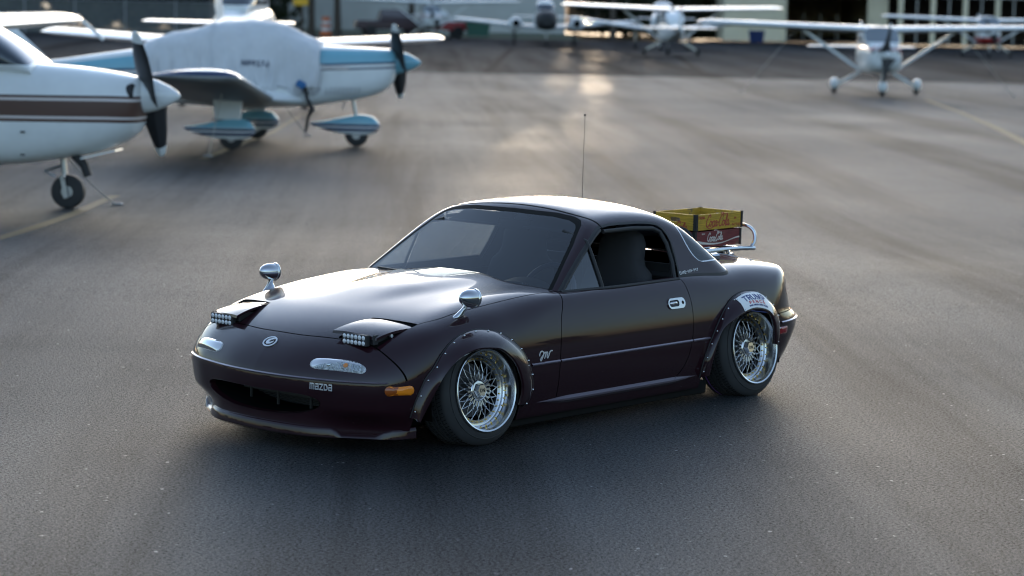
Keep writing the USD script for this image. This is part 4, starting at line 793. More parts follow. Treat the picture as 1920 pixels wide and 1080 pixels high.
obj('roll_bar', [tube([(-.70, sy*.55, .45), (-.70, sy*.55, .80), (-.71, sy*.52, .93), (-.72, sy*.42, 1.0), (-.72, sy*.30, 1.02), (-.72, sy*.18, 1.0), (-.71, sy*.10, .93), (-.70, sy*.08, .45)], .016, 10) for sy in (1, -1)], M_dash, car)
obj('sun_visor', [box((.16, .40, .012), (-.03, sy*.28, 1.000), rotm((0, 1, 0), .35)[:3, :3], bevel=.005) for sy in (1, -1)], M_dash, car)
obj('interior_mirror', box((.03, .24, .06), (.02, 0, .985), bevel=.012), M_black, car)
tr_ = obj('dash_ornament', box((.05, .12, .035), (.46, -.05, .727), bevel=.014), M_white, car); obj('ornament_panel', box((.052, .06, .028), (.461, -.075, .727), bevel=.006), M_redink, tr_)
obj('cowl', grid_mesh(np.array([[(x+.0-.19*y*y, y, .712+.004*k) for k, x in enumerate((.60, .57, .545, .50))] for y in np.linspace(-.68, .68, 16)])), M_black, car)
for y0, y1 in ((.50, .06), (-.02, -.36)): 
    p0 = np.array(front_at(y0, .70)); w0 = np.array([.600-.19*y0*y0, y0, .722]); w1 = np.array([.560-.19*y1*y1, y1, .730]); obj('wiper', [bar(w0, w1, .005, 6), flatbar(w1+[-.03, .28, -.012], w1+[.0, -.18, .004], .012, .010)], M_black, car)
an = to_surface(body, np.array([[-1.39, -.70, .70]]), 4)[0]; obj('antenna', [tube([an, (-1.392, -.70, 1.10), (-1.401, -.70, 1.515)], [.0024, .0016, .0011], 6), trimesh.creation.icosphere(2, .007).apply_translation((-1.401, -.70, 1.52)), bar(an-[0, 0, .02], an+[0, 0, .03], .009, 10)], M_black, car)
# ---- wheels
def wheel(sx, sy, camber, steer):
    y = lambda p: revolve(p, 72, 'y')
    R = rotm((0, 0, 1), steer) @ rotm((1, 0, 0), math.radians(camber)); R2 = np.eye(4); R2[:3, 3] = (1.1325*sx, .826, .281); T = R2 @ R
    if sy < 0: T = np.diag([1, -1, 1, 1.]) @ T
    def add(name, m, mat, parent, smooth=35):
        m = cat_(m) if isinstance(m, list) else m.copy(); m.apply_transform(T)
        if sy < 0: m.invert()
        return obj(name, m, mat, parent, smooth)
    lip = [(.196, -.24), (.196, -.03), (.206, -.012), (.2105, -.004), (.2095, .003), (.206, .0045), (.199, .0015), (.1965, -.006), (.194, -.012), (.1925, -.018), (.1915, -.050), (.188, -.060), (.181, -.064), (.1795, -.075), (.174, -.077), (.150, -.077), (.150, -.085)]
    w = add('wheel', y(lip), M_polish, car, 28)
    add('rim_ring', y([(.1665, -.082), (.1665, -.072), (.165, -.0705), (.151, -.0705), (.149, -.073), (.149, -.09)]), M_satin, w)
    if sy > 0:
        bolts = []
        for k in range(30): a = k/30*2*np.pi; bolts.append(trimesh.creation.cylinder(.0042, .009, sections=6).apply_transform(rotm((1, 0, 0), math.pi/2)).apply_translation((.1585*math.cos(a), -.068, .1585*math.sin(a))))
        for k in range(30): a = (k+.5)/30*2*np.pi; bolts.append(trimesh.creation.cylinder(.0035, .008, sections=6).apply_transform(rotm((1, 0, 0), math.pi/2)).apply_translation((.1845*math.cos(a), -.060, .1845*math.sin(a))))
        tag(add('rim_bolts', bolts, M_gold, w), kind='stuff')
        n = 20
        for k in range(n):
            parts = []
            for sgn in (1, -1):
                P = [(r*math.sin((k+sgn*f)/n*2*np.pi), yy, r*math.cos((k+sgn*f)/n*2*np.pi)) for r, f, yy in ((.048, .0, -.066), (.075, .22, -.062), (.098, .5, -.064), (.122, .80, -.068), (.138, .98, -.071), (.153, 1.08, -.075))]
                parts.append(tube(P, [.0036, .0034, .0032, .0028, .0025, .0025], 6))
            a = (k+.5)/n*2*np.pi; parts.append(trimesh.creation.icosphere(1, .0062).apply_transform(np.diag([1, .8, 1, 1])).apply_translation((.099*math.sin(a), -.060, .099*math.cos(a))))
            a = k/n*2*np.pi; parts.append(flatbar((.052*math.sin(a), -.060, .052*math.cos(a)), (.080*math.sin(a), -.058, .080*math.cos(a)), .008, .008, (0, 1, 0)))
            add('spoke', parts, M_satin, w, 50)
        hexp = [(.040*math.cos(k*math.pi/3), .040*math.sin(k*math.pi/3)) for k in range(6)]; top = [(.030*math.cos(k*math.pi/3), .030*math.sin(k*math.pi/3)) for k in range(6)]
        cap = trimesh.convex.convex_hull(np.array([(a, -.050, b) for a, b in hexp]+[(a, -.030, b) for a, b in top]))
        cc = add('centre_cap', [y([(.054, -.09), (.054, -.056), (.050, -.052), (.046, -.054), (.030, -.052), (.001, -.052)]), cap], M_polish, w, 25)
        tx = [meshkit.text_mesh('DN', .018, .001, True)]; m = tx[0]; b = m.bounds; m.apply_translation((-(b[0][0]+b[1][0])/2, -.009, 0)); m = place(m, (-1, 0, 0), (0, 0, 1), (0, 1, 0), (0, -.0302, 0)); add('cap_lettering', m, M_black, cc)
    add('brake_disc', [y([(.135, -.14), (.135, -.13), (.001, -.13)])], pm('brake_steel', (.10, .10, .105), .5, .7), w); add('rim_back', y([(.196, -.2), (.001, -.2)]), M_dark, w)
    gr = [(.197, -.030), (.2035, -.016), (.212, -.010), (.226, -.010), (.238, -.0145), (.239, -.0120), (.242, -.0120), (.243, -.0165), (.250, -.0205), (.262, -.030), (.272, -.040), (.2775, -.052), (.279, -.070)]
    for c in (-.085, -.118, -.152, -.186): gr += [(.279, c+.005), (.272, c+.0035), (.272, c-.0035), (.279, c-.005)]
    gr += [(.278, -.205), (.270, -.222), (.24, -.232), (.197, -.226)]
    ty = add('tyre', y(gr[::-1])if False else y(gr[::-1]), M_rubber, w, 24)
    if sy > 0:
        si = []
        for k in range(90):
            a = k/90*2*np.pi
            for yy, ln in ((-.064, .030), (-.101, .020), (-.169, .020)): si.append(box((.0022, ln, .003), (0, yy, .2785), rotm((0, 0, 1), .3)[:3, :3]).apply_transform(rotm((0, 1, 0), a+yy*2)))
        tag(add('tread_sipes', si, M_dark, ty), kind='stuff')
        if sx < 0: add('tread_band', [box((.0, .0, .0))] if False else [y([(.2745, -.1835), (.2795, -.1835), (.2795, -.1885), (.2745, -.1885)][::-1])], M_purple, ty)
for sx, cb in ((1, 7.0), (-1, 8.0)):
    for sy in (1, -1): wheel(sx, sy, cb, -.04 if sx > 0 else 0.)
# under-body
obj('underbody', [box((3.3, 1.2, .05), (0, 0, .135)), box((.80, .92, .03), (1.22, 0, .100))], M_dark, car); [obj('sun_block_strip', box((1.66, .03, .075), (.03, sy*.725, .082), bevel=.008), M_gask, car) for sy in (1, -1)]; obj('bumper_core', box((.05, 1.2, .20), (-1.72, 0, .30)), M_dark, car)  # side strips and front tray added to stop low sun passing underneath
# ---- luggage rack and crates
zr = .752
rack = thing('luggage_rack', 'chrome tube luggage rack on the trunk lid of the dark sports car', 'luggage rack')
tb = lambda P, r=.011: tube(smooth_line(P, 40), r, 10)
for y in (.205, -.205): obj('side_rail', tb([(-1.20, y, .775), (-1.40, y, zr+.004), (-1.70, y, zr), (-1.95, y, zr-.012)], .0125), M_chrome, rack)
for y in (.13, .045, -.045, -.13): obj('slat', tb([(-1.36, y, zr-.018), (-1.6, y, zr-.018), (-1.9, y, zr-.022)], .008), M_chrome, rack)
for x in (-1.38, -1.64, -1.88): obj('cross_bar', bar((x, -.21, zr-.012), (x, .21, zr-.012), .010, 10), M_chrome, rack)
obj('end_hoop', tb([(-1.93, .20, zr), (-1.965, .195, zr+.07), (-1.955, .16, zr+.115), (-1.93, .06, zr+.13), (-1.93, -.06, zr+.13), (-1.955, -.16, zr+.115), (-1.965, -.195, zr+.07), (-1.93, -.20, zr)], .011), M_chrome, rack)
obj('front_hoop', tb([(-1.36, .20, zr), (-1.335, .195, zr+.09), (-1.33, .14, zr+.135), (-1.33, 0, zr+.14), (-1.33, -.14, zr+.135), (-1.335, -.195, zr+.09), (-1.36, -.20, zr)], .010), M_black, rack)
for x in (-1.42, -1.70):
    for y in (.19, -.19): obj('foot', [bar((x, y, zr-.01), (x, y*1.08, T_(x, abs(y*1.08))-.004), .010, 8), box((.05, .035, .012), (x, y*1.08, T_(x, abs(y*1.08))+.003), bevel=.004)], M_chrome, rack)
obj('clamp', [box((.07, .035, .035), (-1.16, .50, .735+.03), bevel=.008), bar((-1.12, .50, .775), (-1.20, .48, .772), .014)], M_chrome, rack)
def wood(name, col, ink=None):
    return usdkit.material(stage, '/World/Looks/'+name, {'tc': ('texture_coordinate', {}), 'm': ('mapping', {'scale': (3, 3, 40)}), 'n': ('noise_texture', {'scale': 4.0, 'detail': 8.0, 'roughness': .7}), 'n2': ('noise_texture', {'scale': 12.0, 'detail': 6.0, 'roughness': .75}),
        'r': ('rgb_ramp', {'ramp': [(.3, np.array(col)*.38), (.55, np.array(col)*.8), (.75, np.minimum(np.array(col)*1.1, 1))]}), 'wr': ('rgb_ramp', {'ramp': [(.57, (0, 0, 0)), (.68, (1, 1, 1))]}), 'mx': ('mix', {'mix_type': 'mix', 'color2': (.12, .085, .05)}), 'p': ('principled_bsdf', {'roughness': .75})},
        [('tc.object', 'm.vector'), ('m.vector', 'n.vector'), ('tc.object', 'n2.vector'), ('n.fac', 'r.fac'), ('n2.fac', 'wr.fac'), ('r.color', 'mx.color1'), ('wr.color', 'mx.fac'), ('mx.color', 'p.base_color')], surface='p.BSDF')
M_yel = wood('yellow_crate_paint', (.62, .36, .025)); M_redw = wood('red_crate_paint', (.20, .028, .026)); M_wood = wood('bare_wood', (.30, .20, .10)); M_iron = pm('crate_iron', (.03, .027, .025), .6, .6); M_scarlet = pm('faded_red_ink', (.33, .035, .02), .7); M_cream = pm('faded_cream_ink', (.62, .55, .48), .7)
SCRIPT = {'C': [[(.75, .78), (.80, .92), (.70, 1.0), (.50, .92), (.24, .62), (.10, .25), (.20, .02), (.45, .0), (.70, .16)]], 'o': [[(.30, .45), (.12, .38), (.06, .16), (.18, .0), (.36, .10), (.42, .32), (.30, .45), (.40, .38), (.58, .40)]],
          'c': [[(.46, .36), (.36, .46), (.18, .36), (.08, .14), (.20, .0), (.40, .06), (.56, .22)]], 'a': [[(.44, .38), (.30, .46), (.12, .30), (.08, .08), (.20, .0), (.36, .16), (.46, .42), (.40, .10), (.48, .0), (.62, .14)]], 'l': [[(.06, .12), (.30, .52), (.42, .88), (.36, 1.0), (.26, .80), (.16, .30), (.20, .0), (.36, .10)]], '-': [[(.02, .30), (.22, .32)]]}
ADV = {'C': .70, 'o': .50, 'c': .46, 'a': .54, 'l': .30, '-': .26}
def script_word(h, width):
    out, x = [], 0.
    for i, ch in enumerate('Coca-Cola'):
        for l in SCRIPT[ch]: out.append(sg.LineString(smooth_line([(px+x+.18*py, py) for px, py in l], 30) if len(l) > 2 else l if False else [(px+x+.18*py, py) for px, py in l] if len(l) < 3 else smooth_line([(px+x+.18*py, py) for px, py in l], 30)).buffer(.055))
        x += ADV[ch]
    out.append(sg.LineString(smooth_line([(.35, -.06), (.8, -.16), (1.3, -.10), (1.7, -.02)], 20)).buffer(.035)); out.append(sg.LineString(smooth_line([(2.95, 1.0), (3.3, 1.12), (3.7, .98), (4.0, 1.02)], 20)).buffer(.04))
    g = so.unary_union(out); b = g.bounds; s = width/(b[2]-b[0]); return sa.translate(sa.scale(g, s, h, origin=(0, 0)), -(b[0]+b[2])/2*s, -.45*h)
def crate(name, label, loc, mat, ink, L=.462, Wd=.322, H=.100):
    t = thing(name, label, 'crate', loc, 0.); th = .012; hL, hW = L/2, Wd/2
    for sy in (1, -1): s0 = obj('side_board', box((L, th, H-.006), (0, sy*(hW-th/2), H/2), bevel=.0015), mat, t); sb = s0 if sy > 0 else sb
    for sx in (1, -1):
        pl = sg.box(-hW+th, 0.003, hW-th, H-.003).difference(sg.Polygon(stad(.085, .026)+[0, H*.62])); e = extrude(pl, .018); e = place(e, (0, 1, 0), (0, 0, 1), (1, 0, 0), (sx*(hL-.009)-.009, 0, 0)); eb = obj('end_board', e, mat, t); eb0 = eb if sx > 0 else eb0
    for k in range(4): obj('bottom_slat', box((L-.02, (Wd-.05)/4-.008, .008), (0, -hW+.03+(k+.5)*(Wd-.06)/4, .006)), M_wood, t)
    for x in (-.1, .1): obj('divider', box((.006, Wd-.03, H*.55), (x, 0, H*.33)), M_wood, t)
    obj('divider', box((L-.04, .006, H*.55), (0, 0, H*.33)), M_wood, t)
    for sx in (1, -1):
        for sy in (1, -1): obj('corner_strap', [box((.020, .0025, H), (sx*(hL-.009), sy*(hW+.0012), H/2)), box((.0025, .020, H), (sx*(hL+.0012), sy*(hW-.009), H/2))], M_iron, t)
    return t, sb, eb0, hL, hW
def print_on(par, geom, mat, hL, hW, H, side=True, name='lettering'):
    m = extrude(geom, .0008); m = place(m, (-1, 0, 0), (0, 0, 1), (0, 1, 0), (0, hW+.0002, H)) if side else place(m, (0, 1, 0), (0, 0, 1), (1, 0, 0), (hL+.0002, 0, H)); return obj(name, m, mat, par)
def txt2(s, h, w, x, y):
    m = meshkit.text_mesh(s, h, .0008, True); b = m.bounds; m.apply_translation((-b[0][0], 0, 0)); m.apply_transform(np.diag([w/(b[1][0]-b[0][0]), 1, 1, 1])); m.apply_translation((x, y, 0)); return m
zb = zr+.014
t, sb, eb, hL, hW = crate('soda_crate', 'weathered dark red wooden crate under the yellow crate on the car rack', (-1.640, 0, zb), M_redw, M_cream)
print_on(sb, sa.translate(script_word(.046, .155), -.03, .012), M_cream, hL, hW, .05)
sw_top = smooth_line([(-.225, .024), (-.12, .006), (.0, -.002), (.10, .008), (.17, .022), (.225, .026)], 40); sw_bot = smooth_line([(-.225, .004), (-.12, -.006), (0, -.009), (.10, .004), (.17, .016), (.225, .016)], 40)
print_on(sb, sg.Polygon(np.vstack([sw_top, sw_bot[::-1]])-[0, .024]), M_cream, hL, hW, .05, name='swoosh')
print_on(eb, sg.Polygon(np.vstack([sw_top*[.66, 1], (sw_bot*[.66, 1])[::-1]])-[0, .03]), M_cream, hL, hW, .05, False, 'swoosh')
for s_, h, w, x, y in (('ENJOY', .008, .03, -.16, .030), ('TRADE MARK', .005, .04, -.05, -.016)): obj('small_lettering', place(txt2(s_, h, w, x, y), (-1, 0, 0), (0, 0, 1), (0, 1, 0), (0, hW+.0002, .05)), M_cream, sb)
t, sb, eb, hL, hW = crate('soda_crate', 'weathered yellow wooden crate with red script on top of the red crate', (-1.652, -.002, zb+.103), M_yel, M_scarlet)
print_on(sb, sa.translate(script_word(.070, .235), -.015, .004), M_scarlet, hL, hW, .05); print_on(eb, sa.translate(script_word(.042, .20), 0, -.024), M_scarlet, hL, hW, .05, False)
for s_, h, w, x, y in (('DRINK', .016, .06, -.205, .020), ('IN', .012, .022, .145, .006), ('BOTTLES', .014, .085, .128, -.034)): obj('small_lettering', place(txt2(s_, h, w, x, y), (-1, 0, 0), (0, 0, 1), (0, 1, 0), (0, hW+.0002, .05)), M_scarlet, sb)
# ================================================================== aircraft
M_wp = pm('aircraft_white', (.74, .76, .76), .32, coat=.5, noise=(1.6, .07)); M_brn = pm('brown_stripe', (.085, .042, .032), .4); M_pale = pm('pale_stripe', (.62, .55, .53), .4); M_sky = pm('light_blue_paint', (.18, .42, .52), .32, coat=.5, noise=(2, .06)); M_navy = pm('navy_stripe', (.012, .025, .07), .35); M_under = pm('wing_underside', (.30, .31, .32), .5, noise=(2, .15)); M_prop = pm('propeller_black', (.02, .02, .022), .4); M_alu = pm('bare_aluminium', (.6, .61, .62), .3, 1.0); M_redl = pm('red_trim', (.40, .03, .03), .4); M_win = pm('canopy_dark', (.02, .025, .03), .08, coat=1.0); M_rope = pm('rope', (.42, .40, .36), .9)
def superel(n, p):
    a = np.linspace(0, 2*np.pi, n, endpoint=False); c, s = np.cos(a), np.sin(a); return np.sign(c)*np.abs(c)**(2/p), np.sign(s)*np.abs(s)**(2/p)
def fus_grid(sec, n=40, m=60):
    S = np.array(sec, float); o = np.argsort(S[:, 0]); S = S[o]; f = PchipInterpolator(S[:, 0], S[:, 1:]); x = np.unique(np.r_[np.linspace(S[0, 0], S[-1, 0], m), S[-1, 0]-np.linspace(0, .25, 6)**1.5, S[0, 0]]); R = []
    for xx in x:
        zb, zt, w, p = f(xx); c, s = superel(n, p); R.append(np.stack([np.full(n, xx), c*w, (zb+zt)/2+s*(zt-zb)/2], 1))
    return grid_mesh(np.array(R), close_u=True, cap=True)
def mclip(m, fn, sign=1):
    V, F = clip(np.array(m.vertices), np.array(m.faces), sign*fn(np.array(m.vertices))); t = trimesh.Trimesh(V, F, process=False); t.merge_vertices(); return t
def painted(name, m, mat, parent, bands):
    """bands: (part name, material, lower(x), upper(x)): coloured bands of the fuselage skin by height"""
    rest = m; out = []
    for nm, mt, lo, up in bands:
        hi = mclip(rest, lambda V: V[:, 2]-lo(V[:, 0])); low = mclip(rest, lambda V: V[:, 2]-lo(V[:, 0]), -1); a = mclip(hi, lambda V: up(V[:, 0])-V[:, 2]); above = mclip(hi, lambda V: up(V[:, 0])-V[:, 2], -1)
        rest = cat_([q for q in (low, above) if len(q.faces)]); rest.merge_vertices(); out.append((nm, a, mt))
    f = obj(name, rest, mat, parent, 50)
    for nm, a, mt in out: 
        if len(a.faces): obj(nm, a, mt, f, 50)
    return f
def foil(n=14):
    x = (1-np.cos(np.linspace(0, np.pi, n)))/2; t = 5*(.2969*np.sqrt(x)-.126*x-.3516*x**2+.2843*x**3-.1036*x**4); u = np.stack([x, t*1.1+.02*np.sin(np.pi*x)], 1); l = np.stack([x, -t*.75+.02*np.sin(np.pi*x)], 1)[1:-1][::-1]; return np.vstack([u, l])
def wing_mesh(root, tip, th=.15, rounded=True, vertical=False):
    """root, tip: (x of leading edge, y, z, chord)"""
    root, tip = np.array(root, float), np.array(tip, float); A = foil(); rows = []
    for s in ([0, .25, .5, .75, .93, .975, .995, 1.0] if rounded else [0, .5, 1.0]):
        q = root+(tip-root)*s; k = 1 if s < .94 else math.sqrt(max(1-((s-.93)/.072)**2, .02)); c = q[3]*(.55+.45*k if s > .94 else 1)
        off = np.stack([q[0]-(q[3]-c)*.35-A[:, 0]*c, np.zeros(len(A)), A[:, 1]*th*c*k], 1)
        rows.append(off[:, [0, 2, 1]]+[0, q[1], q[2]] if vertical else off+[0, q[1], q[2]])
    m = grid_mesh(np.array(rows), close_u=True, cap=True)
    d = (tip-root)[1]
    if (vertical) or d < 0: pass
    m.fix_normals(); return m
def gear_wheel(parent, x, y, r=.19, w=.13, name='wheel', dz=0.):
    o = obj(name, revolve([(r*.35, -w/2), (r*.8, -w/2), (r*.97, -w*.32), (r, 0), (r*.97, w*.32), (r*.8, w/2), (r*.35, w/2)], 28, 'y').apply_translation((x, y, r+dz)), M_rubber, parent, 40)
    obj('hub', revolve([(.001, -w*.42), (r*.42, -w*.42), (r*.42, w*.42), (.001, w*.42)], 18, 'y').apply_translation((x, y, r+dz)), M_alu, o); return o
def pant(parent, x, y, col, L=1.0, r=.19, bands=True, z=None):
    z = r*1.35 if z is None else z; sec = [(-.62*L, z+.02, z+.05, .015, 2), (-.45*L, z-.05, z+.08, .05, 2.2), (-.15*L, z-.13, z+.15, .11, 2.4), (.10*L, z-.15, z+.20, .135, 2.4), (.28*L, z-.12, z+.17, .12, 2.3), (.37*L, z-.05, z+.08, .07, 2), (.395*L, z, z+.03, .02, 2)]
    m = fus_grid([(a+x, b, c, d, e) for a, b, c, d, e in sec], 24, 24).apply_translation((0, y, 0))
    f = lambda v: (lambda X: np.full_like(X, v))
    return painted('wheel_pant', m, M_wp, parent, [('pant_top', col, f(z+.045), f(9)), ('pant_stripe', M_navy, f(z-.002), f(z+.040)), ('pant_stripe', M_navy, f(z-.075), f(z-.026))] if bands else [])
def propeller(parent, x, z, R, ang, mat=M_prop, spin=M_wp, sl=.34, sr=.15):
    sp_ = obj('spinner', revolve([(.001, sl), (sr*.22, sl*.93), (sr*.52, sl*.70), (sr*.80, sl*.40), (sr*.97, sl*.12), (sr, 0), (sr*.9, -.02), (.001, -.02)][::-1], 28, 'x').apply_transform(np.diag([1, 1, 1, 1])).apply_translation((x, 0, z)), spin, parent, 60)
    for k in range(2):
        a = ang+k*math.pi; rows = []
        for q, c, tw, t in ((.08, .05, -1.0, .05), (.2, .09, -.9, .035), (.4, .095, -.62, .024), (.65, .088, -.45, .018), (.85, .07, -.36, .012), (.97, .05, -.32, .008), (1.0, .02, -.3, .004)):
            A = foil(8); pts = np.stack([A[:, 1]*t/.08*1.0, (A[:, 0]-.45)*c, np.zeros(len(A))], 1); ct, st = math.cos(tw), math.sin(tw); pts = np.stack([pts[:, 0]*ct-pts[:, 1]*st, pts[:, 0]*st+pts[:, 1]*ct, np.full(len(A), q*R)], 1)
            ca, sa2 = math.cos(a), math.sin(a); rows.append(np.stack([pts[:, 0]+x+.05, pts[:, 1]*ca-pts[:, 2]*sa2, pts[:, 1]*sa2+pts[:, 2]*ca+z], 1))
        m = grid_mesh(np.array(rows), close_u=True, cap=True); m.fix_normals(); bl = obj('propeller_blade', m, mat, parent, 60); 
        tipm = np.array(rows[-3:]); obj('blade_tip', grid_mesh((tipm-tipm.mean((0, 1)))*1.03+tipm.mean((0, 1)), close_u=True, cap=True), M_wp if mat is M_prop else mat, bl)
R_ = math.atan2(RH[1], RH[0])
const = lambda v: (lambda x: np.full_like(np.asarray(x, float), v))
def rope(label, a, b, sag=.05):
    a, b = np.array(a), np.array(b); t = np.linspace(0, 1, 12)[:, None]; P = a+(b-a)*t; P[:, 2] -= sag*4*(t*(1-t))[:, 0]; P[-1, 2] = gz(P[-1])+.01
    o = thing('tie_down_rope', label, 'rope', (0, 0, 0)); obj('rope_line', tube(P, .007, 6), M_rope, o); obj('ground_ring', tube([(P[-1, 0]+.06*math.cos(q), P[-1, 1]+.06*math.sin(q), P[-1, 2]+.005) for q in np.linspace(0, 6.28, 16)[:-1]], .012, 6, closed=True), M_galv, o)
# ---- A: white nose with brown stripe, cropped by the left edge
def toW(loc, rot, p): c, s = math.cos(rot), math.sin(rot); return np.array([loc[0]+c*p[0]-s*p[1], loc[1]+s*p[0]+c*p[1], loc[2]+p[2]])
sA = 26.9; rotA = R_-.12; tipA = W(sA, (330-960)/FPX*sA); locA = tipA-np.array([math.cos(rotA), math.sin(rotA), 0])*3.0; locA[2] = gz(tipA)+.08   # local x = 3.0 at the spinner tip
A = thing('light_plane', 'white light plane with brown side stripe and white pointed spinner, cut by left edge', 'plane', locA, rotA)
secA = [(2.62, 1.03, 1.35, .20, 2.2), (2.60, .92, 1.385, .30, 2.3), (2.50, .76, 1.42, .40, 2.4), (2.2, .60, 1.475, .50, 2.6), (1.7, .48, 1.525, .56, 2.8), (1.0, .40, 1.56, .60, 2.9), (.75, .40, 1.57, .61, 2.9), (0, .40, 1.60, .62, 2.9), (-1.5, .48, 1.60, .60, 2.8), (-3.0, .75, 1.5, .36, 2.4), (-5.2, 1.05, 1.38, .10, 2)]
st = lambda o: (lambda x: 1.09+o+.006*(x-2)-.03*np.maximum(x-2.3, 0))
fA = painted('fuselage', fus_grid(secA, 64, 90), M_wp, A, [('stripe_line', M_brn, st(.09), st(.12)), ('pale_stripe', M_pale, st(.06), st(.09)), ('main_stripe', M_brn, st(-.11), st(.06)), ('pale_stripe', M_pale, st(-.14), st(-.11)), ('stripe_line', M_brn, st(-.175), st(-.14))])
cab = fus_grid([(1.45, 1.40, 1.53, .50, 2.4), (1.02, 1.4, 1.85, .55, 2.6), (.7, 1.4, 2.0, .55, 2.8), (-1.0, 1.4, 2.02, .54, 2.8), (-2.4, 1.4, 1.6, .35, 2.4)], 40, 40)
wn = lambda V: np.minimum(np.minimum(V[:, 2]-1.55, 1.93-V[:, 2]), np.minimum(.50-V[:, 0], V[:, 0]+1.6))-.03*np.abs(np.sin(V[:, 0]*2.2))
ws = lambda V: np.minimum(np.minimum(V[:, 0]-.62, 1.42-V[:, 0]), V[:, 2]-1.53)
c_w = mclip(cab, ws); c_r = mclip(cab, ws, -1); c_s = mclip(c_r, wn); c_b = mclip(c_r, wn, -1)
obj('cabin', c_b, M_wp, fA, 50); obj('windscreen', c_w, M_win, fA, 50); obj('cabin_window', c_s, M_win, fA, 50)
for sy in (1, -1): obj('wing', wing_mesh((.62, sy*.4, 1.92, 1.65), (.45, sy*5.0, 1.96, 1.20), .15), M_wp, A, 50)
obj('tail_fin', wing_mesh((-4.0, 0, 1.4, 1.3), (-4.9, 0, 2.9, .7), .1, True, True), M_wp, A, 50)
for sy in (1, -1): obj('stabiliser', wing_mesh((-4.3, sy*.1, 1.35, 1.0), (-4.5, sy*1.8, 1.35, .7), .1), M_wp, A, 50)
propeller(A, 2.60, 1.21, .90, .66, M_prop, M_wp, .42, .205)
ri = obj('cowl_inlet', revolve([(.09, 0), (.11, .03), (.13, 0), (.13, -.08), (.09, -.08)], 20, 'x').apply_translation((2.545, -.24, 1.22)), M_black, A); obj('inlet_throat', revolve([(.001, -.02), (.09, -.02)], 20, 'x').apply_translation((2.56, -.24, 1.22)), M_dark, ri)
obj('exhaust_pipe', tube([(1.85, -.18, .54), (1.98, -.20, .42), (2.02, -.20, .30)], .05, 10), M_black, A); obj('cowl_flap', [flatbar((1.95, -.12, .50), (2.35, -.12, .60), .3, .02)], M_wp, A)
obj('cowl_seam', [tube([(0.98, *(np.array([c*.605, 0.98+s*.585]))) for c, s in zip(*superel(48, 2.8))], .006, 5, closed=True)], M_under, A)
for z, x in ((.55, 1.4), (.80, 1.4), (1.38, .9)): obj('cowl_latch', box((.05, .012, .02), (x, -.60, z)), M_black, A)
obj('nose_strut', [bar((1.66, 0, .55), (1.69, 0, .27), .035, 10), bar((1.66, 0, .40), (1.46, 0, .33), .018, 8), bar((1.46, 0, .33), (1.58, 0, .27), .016, 8), box((.06, .24, .05), (1.69, 0, .27), bevel=.01)]+[flatbar((1.69, sy*.10, .29), (1.73, sy*.10, .04), .05, .014, (0, 1, 0)) for sy in (1, -1)], M_alu, A); gear_wheel(A, 1.73, 0, .195, .14, dz=-.085)
for sy in (1, -1): gear_wheel(A, -.6, sy*1.3, .21, .16, dz=-.09); obj('main_leg', tube([(-.5, sy*.45, .62), (-.58, sy*1.0, .42), (-.6, sy*1.25, .22)], .04, 8), M_wp, A)
rope('thin rope from the nose of the brown striped plane to the apron', toW(locA, rotA, (1.75, -.2, .55)), W(27.6, -4.55))
# ---- B: blue and white low wing plane under a grey cover
sB = 39.5; rotB = R_-.03; tipB = W(sB, (782-960)/FPX*sB); locB = tipB-np.array([math.cos(rotB), math.sin(rotB), 0])*2.9; locB[2] = gz(tipB)
B = thing('covered_plane', 'light blue and white low wing plane with a grey fabric cover over its cabin', 'plane', locB, rotB)
secB = [(2.50, 1.22, 1.54, .24, 2.3), (2.46, 1.08, 1.59, .34, 2.5), (2.2, .86, 1.615, .46, 2.8), (1.6, .73, 1.635, .54, 3.0), (1.0, .64, 1.66, .57, 3.0), (0, .60, 1.66, .58, 3.0), (-1.0, .64, 1.62, .54, 2.8), (-1.6, .72, 1.55, .47, 2.6), (-2.2, .80, 1.46, .38, 2.4), (-3.2, .95, 1.31, .22, 2.2), (-4.3, 1.02, 1.20, .08, 2)]
lo = lambda o: (lambda x: 1.265+o+.045*(x-1.75))
fB = painted('fuselage', fus_grid(secB, 64, 90), M_wp, B, [('navy_stripe', M_navy, lo(.075), lo(.11)), ('pale_stripe', M_wp, lo(.03), lo(.075)), ('navy_stripe', M_navy, lo(0), lo(.03)), ('blue_flank', M_sky, lo(.11), lambda x: 1.575+np.minimum(x+.6, 0)*.13)])  # blue stops short of the top; white there is glare put into the colour
lt = meshkit.text_mesh('Cherokee', .075, .004, True); lt.apply_translation((1.30, 0, 0)); obj('cowl_lettering', place(lt, (1, 0, 0), (0, 0, 1), (0, -1, 0), (0, -.553, 1.262)), M_pale, fB)
for k in range(9): obj('cowl_louvre', box((.012, .01, .13), (1.42+.065*k, -.53, .93), rotm((0, 1, 0), .25)[:3, :3]), M_under, fB)
